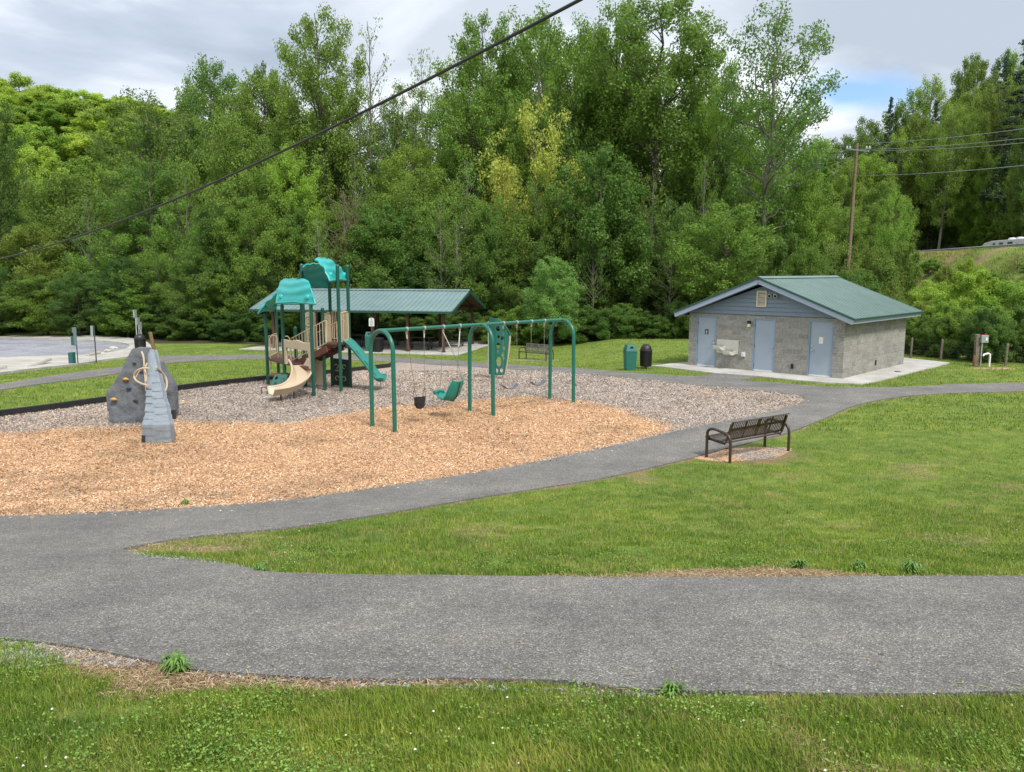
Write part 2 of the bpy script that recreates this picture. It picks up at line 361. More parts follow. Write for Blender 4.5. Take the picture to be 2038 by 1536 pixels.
FRESH=[(-120,872),(0,866),(120,856),(200,848),(280,846),(350,836),(480,841),(600,838),(700,822),(790,806),(870,812),(930,798),(1000,792),(1100,793),(1150,796),(1200,806),(1260,830),(1335,854),(1300,866),(1150,903),(1000,932),(800,964),(600,992),(450,1007),(300,1016),(150,1024),(0,1028),(-120,1034)]
mulch_xy=crom([(p.x,p.y) for p in gl(MULCH)],step=.4,jit=.015)
pathA_xy=crom([(p.x,p.y) for p in gl(PATH_A)],step=.22,jit=.014)
fresh_xy=np.array(crom([(p.x,p.y) for p in gl(FRESH)],step=.6))
PAD=[(1296,729.6),(1372,722),(1560,712),(1720,708),(1795,713),(1891,723.6),(1714,766),(1640,763),(1507,750.3),(1420,743.8),(1360,736.5)]
pad_xy=[(p.x,p.y) for p in gl(PAD)]

def in_paths(x,y): return pip(pathA_xy,x,y)
# ------------------------------------------------------------------ ground sheet
def lines(a,b,spec):
    o=[a]
    while o[-1]<b: o.append(o[-1]+spec(o[-1]))
    return np.array(o)
gx=lines(-260,260,lambda x:.16 if -11<x<14 else (.8 if -40<x<60 else 5)); gy=lines(-45,420,lambda y:.16 if 2.4<y<16 else (.45 if -2<y<60 else (1. if y<112 else 6)))
XX,YY=np.meshgrid(gx,gy); ZZ=T(XX,YY)
rough=(vnoise(XX,YY,9,3)-.5)*1.4*sstep((YY-62)/20); ZZ=ZZ+rough
nx=len(gx); ny=len(gy); idx=np.arange(nx*ny).reshape(ny,nx)
Fq=np.stack([idx[:-1,:-1],idx[:-1,1:],idx[1:,1:],idx[1:,:-1]],-1).reshape(-1,4)
x=XX.ravel(); y=YY.ravel()
pathB=np.array(pathA_xy)
def dryness(x,y):
    d=pdist(pathB[::2],x,y); n=vnoise(x,y,.45,1)*.6+vnoise(x,y,.16,2)*.4; n2=vnoise(x,y,1.6,5)
    nearedge=(y<12)
    ppx=x/np.maximum(y,.5); low=(y<5.3)
    bump=np.exp(-((ppx+.36)/.20)**2)*.24+np.exp(-((ppx-.48)/.06)**2)*.10+np.exp(-((ppx+.56)/.10)**2)*.26
    up=(y>6.3)&(y<9); bu_=(.04+np.clip((x-.0)/2.2,0,1)*(.06+.5*np.clip(n2*1.9-.5,0,1)))
    wd=np.where(low,.02+bump*(.35+.9*n2),np.where(up,bu_,np.where(nearedge,.07,.10)))
    v=np.clip((wd-d)/.12+ (n-.5)*2.8,0,1)*(d<.9)
    tip=G(330,1095); dt=np.hypot((x-tip.x)/1.3,(y-tip.y)/.35); v=np.maximum(v,np.clip(1.2-dt+(n-.5)*1.8,0,1)*.8)
    v=np.maximum(v,np.clip((vnoise(x,y,.9,8)-.74)*4+(n-.5),0,1)*.55*(y<16))
    b=G(1480,905); db=np.hypot((x-b.x)/1.25,(y-b.y)/.9); v=np.maximum(v,np.clip((1.15-db)*2+(n-.5),0,1))
    return v
dry=np.zeros(len(x)); sel=(y<40)&(y>2)&(x>-30)&(x<35); dry[sel]=dryness(x[sel],y[sel])
# embankment bare patches
em=(x>XR(y)-16)&(x<XR(y)+3)&(y>40)&(y<130); dry[em]=np.maximum(dry[em],np.clip((vnoise(x[em],y[em],4,11)*.6+vnoise(x[em],y[em],1.2,12)*.4-.42)*3.2,0,.8))
me=npmesh('ground',np.stack([x,y,ZZ.ravel()],1),Fq,'lawn',{'dry':('FLOAT',dry)},smooth=True)
me.materials.append(MAT['forest_floor'])
cx=x[Fq].mean(1); cy=y[Fq].mean(1)
forest=((cy>53.0+vnoise(cx,cy,5,4)*1.5)&(cx<XR(cy)-13)&(cx>-34))|((cy>66)&(cx<=-34))|((cx>XR(cy)+9))|(cy>125)|((cx>14)&(cx<XR(cy)-13)&(cy>39.5+vnoise(cx,cy,3,4)*.6))
me.polygons.foreach_set('material_index',forest.astype(np.int32))
tag(link('ground',me),kind='structure')

def drape(name,poly,dz,m,skirt=.05,step=.4,attrs=None,kind='structure',bumpy=0):
    bm=bmesh.new(); vs=[bm.verts.new((p[0],p[1],0)) for p in poly]; bm.faces.new(vs); bmesh.ops.triangulate(bm,faces=bm.faces[:])
    ys=[p[1] for p in poly]; yy=min(ys)+step
    while yy<max(ys):
        bmesh.ops.bisect_plane(bm,geom=bm.verts[:]+bm.edges[:]+bm.faces[:],plane_co=(0,yy,0),plane_no=(0,1,0)); yy+=step*(1 if yy<16 else 2)
    if attrs:
        xs=[p[0] for p in poly]; xx=min(xs)+step
        while xx<max(xs):
            bmesh.ops.bisect_plane(bm,geom=bm.verts[:]+bm.edges[:]+bm.faces[:],plane_co=(xx,0,0),plane_no=(1,0,0)); xx+=step
    bmesh.ops.remove_doubles(bm,verts=bm.verts[:],dist=.0005)
    for v in bm.verts: v.co.z=t1(v.co.x,v.co.y)+dz
    bmesh.ops.recalc_face_normals(bm,faces=bm.faces[:])
    if bm.faces and sum(f.normal.z for f in bm.faces)<0: bmesh.ops.reverse_faces(bm,faces=bm.faces[:])
    if skirt:
        be=[e for e in bm.edges if e.is_boundary]; r=bmesh.ops.extrude_edge_only(bm,edges=be)
        for v in r['geom']:
            if isinstance(v,bmesh.types.BMVert): v.co.z-=skirt
    me=bpy.data.meshes.new(name); bm.to_mesh(me); bm.free(); me.materials.append(MAT[m])
    if attrs:
        co=np.zeros(len(me.vertices)*3,np.float32); me.vertices.foreach_get('co',co); co=co.reshape(-1,3)
        for a,fn in attrs.items():
            at=me.attributes.new(a,'FLOAT','POINT'); at.data.foreach_set('value',fn(co[:,0].astype(float),co[:,1].astype(float)).astype(np.float32))
    return tag(link(name,me),kind=kind)
def freshness(x,y):
    s=np.where(pip(fresh_xy,x,y),1,-1)*pdist(fresh_xy,x,y)
    n=(vnoise(x,y,1.1,21)-.5)*.9+(vnoise(x,y,.35,22)-.5)*.5
    inner=np.array([(p.x,p.y) for p in gl(INNER[:11])]); di=pdist(inner,x,y,False)
    v=np.clip((s+n*.6)/.35+.5,0,1); v=np.where((di<.5)&pip(fresh_xy,x,y),1,v)
    return v
drape('mulch_bed',mulch_xy,.012,'mulch',.05,.35,{'fresh':freshness})
drape('asphalt_path',pathA_xy,.028,'asphalt',.06,.4)
drape('restroom_pad',pad_xy,.05,'pale_concrete',.12,.4)
bp=G(1478,904); pts=[(bp.x+1.15*math.cos(a)*(1+.15*math.sin(3*a)),bp.y+.62*math.sin(a)*(1+.12*math.cos(2*a))+ .35*math.cos(a)) for a in [2*PI*i/18 for i in range(18)]]
bench_bed=pts; drape('bench_mulch_patch',crom(pts,step=.2),.008,'mulch',.02,.3,{'fresh':lambda x,y:np.clip(.75-1.4*(vnoise(x,y,.4,33)>.55)*(x-bp.x>-.2)+.0*y,0,1)})

# ------------------------------------------------------------------ parking lot at the left
KERB=[(-250,668),(-100,666),(0,668.4),(90,668),(167,669.3),(230,672.5),(267,676.5),(290,682),(300,690),(303,697)]
rim_in=[(-250,675),(-100,673.5),(0,674),(67,675),(150,677.5),(217,681.5),(250,686),(258.5,690),(256,694),(240,700),(200,707),(150,710),(67,712.5),(0,714.5),(-100,717),(-250,721)]
def xy(l): return [(p.x,p.y) for p in gl(l)]
drape('parking_gravel',crom(xy(rim_in),step=.8),.02,'gravel_lot',.05,.8)
rim=crom(xy(KERB),closed=False,step=.8)+crom(xy([(284,706.5),(250,713.5),(208,719),(150,728),(67,737.5),(0,746),(-150,764),(-250,775)]),closed=False,step=.8)
rimi=crom(xy(rim_in),closed=False,step=.8)
drape('concrete_apron',rim+rimi[::-1],.11,'concrete',.16,.8)
# worn painted bay at the left of the apron
def wheel_stop(a,b,label):
    A=G(*a); B=G(*b); c=(A+B)/2; t_=thing('wheel_stop',label,'wheel stop',(c.x,c.y,c.z+.11),math.atan2(B.y-A.y,B.x-A.x),'concrete wheel stops on the parking apron')
    L=(B-A).length; mb=MB(); mb.prism([(-.09,0),(.09,0),(.06,.13),(-.06,.13)],(-L/2,0,0),(0,1,0),(0,0,1),.001); mb=MB()
    n=14; pr=[(-.1,0),(.1,0),(.09,.07),(.055,.13),(-.055,.13),(-.09,.07)]
    vs=[]; 
    for xx,s in ((-L/2,.8),(-L/2+.07,1),(L/2-.07,1),(L/2,.8)): vs+=[(xx,p[0]*s,p[1]*s) for p in pr]
    fs=[tuple(range(6))]+[tuple(18+k for k in range(6))[::-1]]
    for i in range(3):
        for k in range(6): l=(k+1)%6; fs.append((i*6+k,(i+1)*6+k,(i+1)*6+l,i*6+l))
    mb.add(vs,fs); mb.build('block','concrete',t_,bevel=.008,world=False)
    for s in (-1,1): r=MB(); r.tube([(s*L*.32,0,.10),(s*L*.32,0,.136)],.012,8); r.build('anchor_pin','steel_dark',t_,world=False)
mat('steel_dark',(.06,.06,.065),.5,.6)
wheel_stop((50,735),(101,726),'long concrete wheel stop on the apron, nearest the signs')
wheel_stop((-38,743),(12,738.5),'concrete wheel stop cut by the left photo edge')
wheel_stop((174,712.5),(199,707),'short concrete wheel stop behind the bare sign post')
hp=G(222,698); 
def rock(mb,c,r,seed):
    rd=random.Random(seed); bm=bmesh.new(); bmesh.ops.create_icosphere(bm,subdivisions=2,radius=1)
    for v in bm.verts:
        k=1+rd.uniform(-.22,.22); v.co=Vector((v.co.x*r*k*1.3,v.co.y*r*k,v.co.z*r*k*.6))
    a=rd.uniform(0,6); M=Matrix.Rotation(a,3,'Z'); mb.add([M@v.co+Vector(c) for v in bm.verts],[tuple(v.index for v in f.verts) for f in bm.faces]); bm.free()
def rockthing(px,py,r,label,seed):
    p=G(px,py); mb=MB(); rock(mb,(p.x,p.y,p.z+r*.3),r,seed); o=mb.build('rock','rock_pale'); tag(o,label,'rock','pale rocks on the parking gravel')
rockthing(225,695,.20,'larger pale rock on the parking gravel near the kerb bend',1)
rockthing(213,700,.17,'flatter pale rock on the gravel, left of the larger one',2)
rockthing(204,704,.12,'small pale rock at the gravel edge beside the wheel stop',3)

# black plastic border round the mulch
bl=crom(xy([(782,727),(774,731.5),(705,739.5),(640,746.5),(560,754.5),(480,762.5),(350,778.5),(215,800.5),(100,817),(0,830),(-120,844)]),closed=False,step=.6,sm=False)
mat('black_plastic',(.012,.012,.014),.55,noise=.3)
e=MB()
for i in range(len(bl)-1):
    a=bl[i]; b_=bl[i+1]; za=t1(*a); zb=t1(*b_); e.bar((a[0],a[1],za+.06),(b_[0],b_[1],zb+.06),.09,.26)
tag(e.build('playground_border','black_plastic',bevel=.01),'black plastic landscape border along the far left edge of the mulch','border')

# ------------------------------------------------------------------ loose stuff: chips, pebbles, grass blades, flowers
def scatter(n,x0,x1,y0,y1,pw=1.0):
    """points in the view wedge, denser near"""
    u=rng.random(n); y=(y0**(1-pw)+(y1**(1-pw)-y0**(1-pw))*u)**(1/(1-pw)) if pw!=1 else y0*(y1/y0)**u
    x=rng.uniform(-1,1,n)*(.68*y+3.0); k=(x>x0)&(x<x1); return x[k],y[k]
def quads(cx,cy,cz,L,W,tilt=.35):
    n=len(cx); a=rng.uniform(0,2*PI,n); el=rng.normal(0,tilt,n); ro=rng.normal(0,tilt,n)
    u=np.stack([np.cos(a)*np.cos(el),np.sin(a)*np.cos(el),np.sin(el)],1); v=np.stack([-np.sin(a)*np.cos(ro),np.cos(a)*np.cos(ro),np.sin(ro)],1)
    c=np.stack([cx,cy,cz],1); u=u*(L/2)[:,None]; v=v*(W/2)[:,None]
    V=np.stack([c-u-v,c+u-v,c+u+v,c-u+v],1).reshape(-1,3); return V,np.arange(4*n).reshape(n,4)
def lerpc(pal,t):
    pal=np.array(pal); k=t*(len(pal)-1); i=np.clip(k.astype(int),0,len(pal)-2); f=(k-i)[:,None]; return pal[i]*(1-f)+pal[i+1]*f
x,y=scatter(560000,-30,20,8.5,34,1.0)
inp=in_paths(x,y); inm=pip(mulch_xy,x,y); dm=pdist(np.array(mulch_xy)[::2],x,y)
k=(inm&~inp)|(inp&(rng.random(len(x))<.10*np.exp(-dm/.16))); zo=np.where(inp,.022,0)[k]; x=x[k]; y=y[k]
fr=np.maximum(freshness(x,y),(zo>0)*(y<15.5)); isf=rng.random(len(x))<fr*.90+.05+.18*(vnoise(x,y,2.0,23)>.62)
t_=rng.random(len(x)); cf=lerpc([(.27,.15,.085),(.46,.28,.155),(.59,.38,.225),(.68,.47,.30),(.80,.62,.46)],t_); co=lerpc([(.11,.093,.083),(.25,.21,.185),(.38,.325,.285),(.50,.43,.375),(.66,.58,.51)],t_)
c=np.where(isf[:,None],cf,co)
scuff=np.clip((vnoise(x,y,1.5,24)*.5+vnoise(x,y,.5,25)*.5-.52)*3.5,0,1)
for q_,rr0 in (((808,838),1.0),((885,828),1.2),((1015,806),1.0),((1070,798),1.0),((600,800),1.2),((330,905),1.2),((775,785),.9),((240,860),1.2)):
    g_=G(*q_); scuff=np.maximum(scuff,np.clip(1.25-np.hypot(x-g_.x,(y-g_.y)*1.1)/rr0+(vnoise(x,y,.3,26)-.5)*.9,0,1))
c=c*(1-.38*scuff)[:,None]; c=np.concatenate([c,np.ones((len(c),1))],1)
s=np.where(rng.random(len(x))<.15,1.6,1.0)*(.6+y/26)
V,Q=quads(x,y,T(x,y)+.018+zo*.7+rng.random(len(x))*.022*(zo==0),rng.uniform(.015,.036,len(x))*s,rng.uniform(.007,.013,len(x))*s,.4)
tag(link('wood_chips',npmesh('wood_chips',V,Q,'chips',{'tint':('FLOAT_COLOR',np.repeat(c,4,0))})),kind='stuff')
def pebbles(name,polys,n):
    Vs=[];Cs=[];Fs=[];o=0
    base=np.array([(1,0,0),(0,1,0),(-1,0,0),(0,-1,0),(0,0,1),(0,0,-1)],float); fa=np.array([(0,1,4),(1,2,4),(2,3,4),(3,0,4),(1,0,5),(2,1,5),(3,2,5),(0,3,5)])
    for poly,m in polys:
        P_=np.array(xy(poly)); lo=P_.min(0); hi=P_.max(0); xs=rng.uniform(lo[0],hi[0],m*3); ys=rng.uniform(lo[1],hi[1],m*3); k=pip(P_,xs,ys); xs=xs[k][:m]; ys=ys[k][:m]
        for x_,y_ in zip(xs,ys):
            s=rng.uniform(.005,.017); M=base*rng.uniform(.6,1.3,(6,1))*s*np.array([1.3,1,.6]); a=rng.uniform(0,6.3); ca,sa=math.cos(a),math.sin(a)
            M=np.stack([M[:,0]*ca-M[:,1]*sa,M[:,0]*sa+M[:,1]*ca,M[:,2]],1)+np.array([x_,y_,t1(x_,y_)+.006+ (0.0)])
            Vs.append(M); g=rng.uniform(.14,.5); Cs.append(np.tile([g,g*.99,g*1.0,1],(6,1))); Fs.append(fa+o); o+=6
    tag(link(name,npmesh(name,np.concatenate(Vs),np.concatenate(Fs),'pebbles',{'tint':('FLOAT_COLOR',np.concatenate(Cs))},n=3)),kind='stuff')
pebbles('loose_gravel',[([(-10,1276),(100,1284),(200,1298),(300,1325),(240,1328),(120,1322),(40,1335),(-10,1320)],2600),([(236,1096),(300,1103),(400,1110),(470,1122),(530,1143),(430,1128),(330,1121),(260,1110)],2200),
   ([(330,1328),(600,1354),(800,1358),(1300,1380),(1300,1388),(800,1368),(600,1364),(330,1338)],900)],0)
PIC=[]
def blades(n,y0,y1,pw,h0,h1,wd,seg2,name):
    x,y=scatter(n,-40,40,y0,y1,pw)
    k=in_paths(x,y)
    if y0<19: q=np.where(k)[0]; k[q]=pdist(pathB,x[q],y[q])>np.abs(rng.normal(0,.022,len(q)))*(1+2*vnoise(x[q],y[q],.3,77))
    k=~k&~pip(mulch_xy,x,y)&~pip(pad_xy,x,y)&~pip(bench_bed,x,y); x=x[k]; y=y[k]
    if y1>25:
        k=~pip(rim+rimi[::-1],x,y)&~pip(np.array(xy(rim_in)),x,y)&(t_ok(x,y)); x=x[k]; y=y[k]
    d=dryness(x,y); r=rng.random(len(x)); thin=np.clip((.36-(vnoise(x,y,.5,81)*.55+vnoise(x,y,.17,82)*.45))*5,0,.8); keep=rng.random(len(x))>np.maximum(d*.72,thin); x=x[keep]; y=y[keep]; d=d[keep]; r=r[keep]
    n=len(x); cl=vnoise(x,y,.22,41)*.6+vnoise(x,y,.9,42)*.4
    h=(h0+(h1-h0)*rng.random(n)**1.5)*(.35+1.2*cl)*(1-.5*d); 
    dd=pdist(pathB[::2],x,y); h=h*np.clip(.5+dd/.25,.5,1)
    a=rng.uniform(0,2*PI,n); ln=rng.uniform(.1,.75,n)*h; wx=np.cos(a+1.57)*wd*(.7+.6*rng.random(n)); wy=np.sin(a+1.57)*wd*(.7+.6*rng.random(n))
    z=T(x,y)-.004; dx=np.cos(a)*ln; dy=np.sin(a)*ln
    isd=(rng.random(n)<d*.9+.04+.16*np.clip((vnoise(x,y,.7,61)*.6+vnoise(x,y,.2,62)*.4-.50)*4,0,1)).astype(float)*rng.uniform(.5,1,n)
    if seg2:
        p0=np.stack([x-wx,y-wy,z],1); p1=np.stack([x+wx,y+wy,z],1); m1=np.stack([x+dx*.35+wx*.8,y+dy*.35+wy*.8,z+h*.6],1); m0=np.stack([x+dx*.35-wx*.8,y+dy*.35-wy*.8,z+h*.6],1); t0=np.stack([x+dx-wx*.12,y+dy-wy*.12,z+h*.93],1); tp=np.stack([x+dx*1.1+wx*.12,y+dy*1.1+wy*.12,z+h*.95],1)
        V=np.stack([p0,p1,m1,m0,t0,tp],1).reshape(-1,3); b=np.arange(n)[:,None]*6
        Fq=np.concatenate([b+np.array([[0,1,2,3]]),b+np.array([[3,2,5,4]])]); q=6
    else:
        p0=np.stack([x-wx,y-wy,z],1); p1=np.stack([x+wx,y+wy,z],1); t0=np.stack([x+dx-wx*.2,y+dy-wy*.2,z+h],1); tp=np.stack([x+dx+wx*.2,y+dy+wy*.2,z+h*.97],1)
        V=np.stack([p0,p1,tp,t0],1).reshape(-1,3); Fq=np.arange(4*n).reshape(n,4); q=4
    o=link(name,npmesh(name,V,Fq,'grass_blades',{'rnd':('FLOAT',np.repeat(r,q)),'dry':('FLOAT',np.repeat(isd,q))}))
    tag(o,kind='stuff'); return o
def t_ok(x,y): return (x<XR(y)-13)
blades(540000,2.5,5.2,1.0,.022,.070,.0019,True,'foreground_grass')
colmat('clover_leaf',.6)
def clover(n,y0,y1,sz,name):
    x,y=scatter(n,-20,20,y0,y1,1.0); k=~in_paths(x,y)&~pip(mulch_xy,x,y)&~pip(pad_xy,x,y)&(vnoise(x,y,.65,91)*.6+vnoise(x,y,.2,92)*.4+rng.normal(0,.16,len(x))>.66); x=x[k]; y=y[k]; k=rng.random(len(x))>dryness(x,y); x=x[k]; y=y[k]
    t_=rng.random(len(x)); c=lerpc([(.07,.15,.022),(.13,.24,.035),(.22,.34,.06)],t_); c=np.concatenate([c,np.ones((len(c),1))],1); s=rng.uniform(.7,1.4,len(x))*sz
    V,Q=quads(x,y,T(x,y)+rng.uniform(.015,.06,len(x)),s,s*.85,.4); tag(link(name,npmesh(name,V,Q,'clover_leaf',{'tint':('FLOAT_COLOR',np.repeat(c,4,0))})),kind='stuff')
clover(300000,2.6,9,.0095,'clover')
blades(520000,6.5,19,1.15,.022,.055,.0042,False,'lawn_grass')
blades(230000,19,52,1.0,.03,.075,.012,False,'far_lawn_grass')
def litter(n,y0,y1,name):
    x,y=scatter(n,-20,20,y0,y1,1.0); k=~in_paths(x,y)&~pip(mulch_xy,x,y)&~pip(pad_xy,x,y); x=x[k]; y=y[k]; d=dryness(x,y); k=rng.random(len(x))<d*1.1; x=x[k]; y=y[k]
    t_=rng.random(len(x)); c=lerpc([(.10,.06,.035),(.24,.16,.09),(.38,.27,.16),(.55,.43,.28)],t_); c=np.concatenate([c,np.ones((len(c),1))],1)
    V,Q=quads(x,y,T(x,y)+.004+rng.random(len(x))*.022,rng.uniform(.02,.075,len(x)),rng.uniform(.0018,.005,len(x)),.25)
    tag(link(name,npmesh(name,V,Q,'chips',{'tint':('FLOAT_COLOR',np.repeat(c,4,0))})),kind='stuff')
litter(420000,2.8,16,'dry_straw')
x,y=scatter(5200,-20,20,3,24,1.0); k=in_paths(x,y)&(pdist(pathB[::2],x,y)<rng.exponential(.28,len(x))); x=x[k]; y=y[k]; c=lerpc([(.10,.07,.04),(.26,.18,.10),(.16,.18,.05),(.48,.38,.24)],rng.random(len(x))); c=np.concatenate([c,np.ones((len(c),1))],1)
V,Q=quads(x,y,T(x,y)+.034,rng.uniform(.008,.04,len(x)),rng.uniform(.003,.012,len(x)),.12); tag(link('path_debris',npmesh('path_debris',V,Q,'chips',{'tint':('FLOAT_COLOR',np.repeat(c,4,0))})),kind='stuff')
# rough growth on the road embankment
n=150000; x=rng.uniform(24,60,n); y=rng.uniform(44,112,n); k=(x>XR(y)-17)&(x<XR(y)-.4)&(x<.72*y); x=x[k]; y=y[k]
cl=vnoise(x,y,2.2,71)*.6+vnoise(x,y,.8,72)*.4; k=rng.random(len(x))<np.clip(cl*1.8-.35,0.05,1); x=x[k]; y=y[k]; cl=cl[k]; n=len(x)
h=rng.uniform(.08,.30,n)*(.4+1.3*cl); a=rng.uniform(0,6.28,n); ln=h*rng.uniform(.2,.9,n); wdt=rng.uniform(.012,.03,n); z=T(x,y)-.02
wx=np.cos(a+1.57)*wdt; wy=np.sin(a+1.57)*wdt; dx=np.cos(a)*ln; dy=np.sin(a)*ln
V=np.stack([np.stack([x-wx,y-wy,z],1),np.stack([x+wx,y+wy,z],1),np.stack([x+dx+wx*.4,y+dy+wy*.4,z+h],1),np.stack([x+dx-wx*.4,y+dy-wy*.4,z+h],1)],1).reshape(-1,3)
dd_=(rng.random(n)<.18+.5*np.clip((vnoise(x,y,4,11)-.45)*3,0,1)).astype(float)*.8
tag(link('embankment_growth',npmesh('embankment_growth',V,np.arange(4*n).reshape(n,4),'grass_blades',{'rnd':('FLOAT',np.repeat(rng.random(n),4)),'dry':('FLOAT',np.repeat(dd_,4))})),kind='stuff')
# clover flowers
x1_,y1_=scatter(420,-20,20,3,18,1.0); k=~in_paths(x1_,y1_)&~pip(mulch_xy,x1_,y1_)&~pip(pad_xy,x1_,y1_)&(vnoise(x1_,y1_,1.1,51)>.5); x1_=x1_[k]; y1_=y1_[k]
fm=MB()
for a,b_ in zip(x1_,y1_):
    s=random.uniform(.004,.008); z=t1(a,b_)+random.uniform(.03,.075); fm.add([(a+s,b_,z),(a,b_+s,z),(a-s,b_,z),(a,b_-s,z),(a,b_,z+s),(a,b_,z-s)],[(0,1,4),(1,2,4),(2,3,4),(3,0,4),(1,0,5),(2,1,5),(3,2,5),(0,3,5)])
mat('white_flower',(.75,.74,.66),.8); tag(fm.build('clover_flowers','white_flower'),kind='stuff')
mat('weed_green',(.11,.22,.035),.5,noise=.25,nscale=30)
def weed(px,py,r,n,label):
    p=G(px,py); mb=MB()
    for i in range(n):
        a=random.uniform(0,2*PI); L=r*random.uniform(.5,1); h=r*random.uniform(.3,.9); q=Vector((p.x+random.gauss(0,r*.15),p.y+random.gauss(0,r*.15),p.z)); d=Vector((math.cos(a),math.sin(a),0)); s=Vector((-d.y,d.x,0))*random.uniform(.004,.009)
        m1=q+d*L*.5+Vector((0,0,h)); tp=q+d*L+Vector((0,0,h*.7)); mb.add([q-s*.5,q+s*.5,m1+s,m1-s,tp],[(0,1,2,3),(3,2,4)])
    tag(mb.build('weed_clump','weed_green'),label,'weed','weed clumps at the path edges')
weed(352,1338,.13,120,'bright green weed clump on the lower edge of the near path, at left')
weed(1815,1140,.14,110,'large weed clump on the upper edge of the near path, far right')
weed(1710,1135,.11,80,'weed clump just left of the largest one on the near path edge')
weed(1590,1130,.12,80,'wide low weed clump in the bare strip above the near path')
weed(520,1138,.10,70,'weed clump at the grass corner beside the loose gravel')
weed(369,1006,.11,70,'weed clump growing in the tan mulch near the path edge')
weed(1340,1385,.09,60,'small weed clump on the lower edge of the near path, right of centre')

# ------------------------------------------------------------------ restroom building
mat('door_blue',(.32,.38,.455),.45,noise=.04,nscale=3); mat('frame_blue',(.22,.30,.41),.5); mat('siding',(.19,.24,.30),.6,noise=.06,nscale=5)
mat('fascia',(.34,.41,.52),.5); mat('steel',(.55,.56,.57),.3,.9); mat('louver',(.66,.60,.48),.6); mat('black',(.012,.012,.013),.4); mat('lamp_glass',(.75,.66,.42),.3)
mat('paper',(.8,.78,.66),.7); mat('white_metal',(.72,.73,.72),.45); mat('soffit',(.22,.26,.30),.7); mat('dark_hole',(.01,.01,.01),.9)
mat('fountain',(.62,.60,.55),.3,.25,noise=.06,nscale=6); mat('bowl_shade',(.16,.15,.13),.4,.4)
m,t,b,pos=newmat('metal_roof_green',.38,.5); t.links.new(ramp(t,[(.3,(.09,.155,.142)),(.7,(.12,.20,.183))],tnoise(t,pos,1.3,5,.6)),b.inputs['Base Color'])
m,t,b,pos=newmat('metal_roof_teal',.36,.5); t.links.new(ramp(t,[(.3,(.14,.215,.22)),(.7,(.18,.265,.27))],tnoise(t,pos,1.0,5,.6)),b.inputs['Base Color'])
mat('roof_trim',(.02,.075,.06),.4)
m,t,b,pos=newmat('split_block',.92,.2)
c_=N(t,'ShaderNodeTexCoord'); sx=N(t,'ShaderNodeSeparateXYZ'); t.links.new(c_.outputs['Object'],sx.inputs[0]); ad=N(t,'ShaderNodeMath',operation='ADD'); t.links.new(sx.outputs[0],ad.inputs[0]); t.links.new(sx.outputs[1],ad.inputs[1])
cb=N(t,'ShaderNodeCombineXYZ'); t.links.new(ad.outputs[0],cb.inputs[0]); t.links.new(sx.outputs[2],cb.inputs[1])
br=N(t,'ShaderNodeTexBrick'); br.offset=.5; t.links.new(cb.outputs[0],br.inputs['Vector']); br.inputs['Scale'].default_value=1; br.inputs['Brick Width'].default_value=.4064; br.inputs['Row Height'].default_value=.2032; br.inputs['Mortar Size'].default_value=.011; br.inputs['Mortar Smooth'].default_value=.2
br.inputs['Color1'].default_value=(.265,.26,.24,1); br.inputs['Color2'].default_value=(.36,.35,.325,1); br.inputs['Mortar'].default_value=(.44,.43,.395,1)
nz=tnoise(t,c_.outputs['Object'],9,7,.7,.6); nb=tnoise(t,c_.outputs['Object'],1.2,4,.6)
cc=mixc(t,1.0,br.outputs['Color'],ramp(t,[(.25,(.62,.62,.62)),(.5,(1,1,1)),(.75,(1.22,1.21,1.18))],nz),'MULTIPLY'); cc=mixc(t,1.0,cc,ramp(t,[(.3,(.92,.92,.92)),(.7,(1.06,1.06,1.05))],nb),'MULTIPLY')
st=N(t,'ShaderNodeMapRange'); st.inputs['From Min'].default_value=.0; st.inputs['From Max'].default_value=.5; st.inputs['To Min'].default_value=.75; t.links.new(sx.outputs[2],st.inputs['Value'])
cc=mixc(t,1.0,cc,ramp(t,[(0,(.62,.52,.42)),(.42,(.95,.93,.9)),(1,(1,1,1))],(lambda a:a)(st.outputs[0])),'MULTIPLY')
t.links.new(cc,b.inputs['Base Color'])
bmn=N(t,'ShaderNodeMath',operation='MULTIPLY_ADD'); t.links.new(br.outputs['Fac'],bmn.inputs[0]); bmn.inputs[1].default_value=-.9; t.links.new(nz,bmn.inputs[2]); bumpit(t,b,bmn.outputs[0],1.0,.05)

# plan fitted on the photograph: origin front left corner, x along the front, y to the back
c0=Vector((7.654,34.74,0)); ang=-.759; W=6.666; bz=-.245
L_=6.84; HW=2.275
BT=thing('restroom_building','grey split-face block restroom building with three blue doors and a green metal roof','building',(c0.x,c0.y,bz),ang)
def bu(mb,name,m,parent=BT,**k): return mb.build(name,m,parent,world=False,**k)
DX=[.351,2.975,5.283]; DW=.962; DH=2.17; TW=.2
mb=MB()
ex=[0]+[q for d in DX for q in (d,d+DW)]+[W]
for i in range(0,len(ex),2): mb.box(((ex[i]+ex[i+1])/2,TW/2,DH/2),(ex[i+1]-ex[i],TW,DH))
mb.box((W/2,TW/2,(DH+HW)/2),(W,TW,HW-DH))
mb.box((TW/2,L_/2+TW/2,HW/2),(TW,L_-TW,HW)); mb.box((W-TW/2,L_/2+TW/2,HW/2),(TW,L_-TW,HW)); mb.box((W/2,L_-TW/2,HW/2),(W-2*TW,TW,HW))
bu(mb,'wall','split_block')
OE=.42; OG=.46; HEV=2.17; HR=3.62; mid=W/2; sl=(HR-HEV)/(mid+OE)
g=MB()
gable=[(0,HW+.02),(W,HW+.02),(mid,HEV+sl*(mid+OE)-.16)]
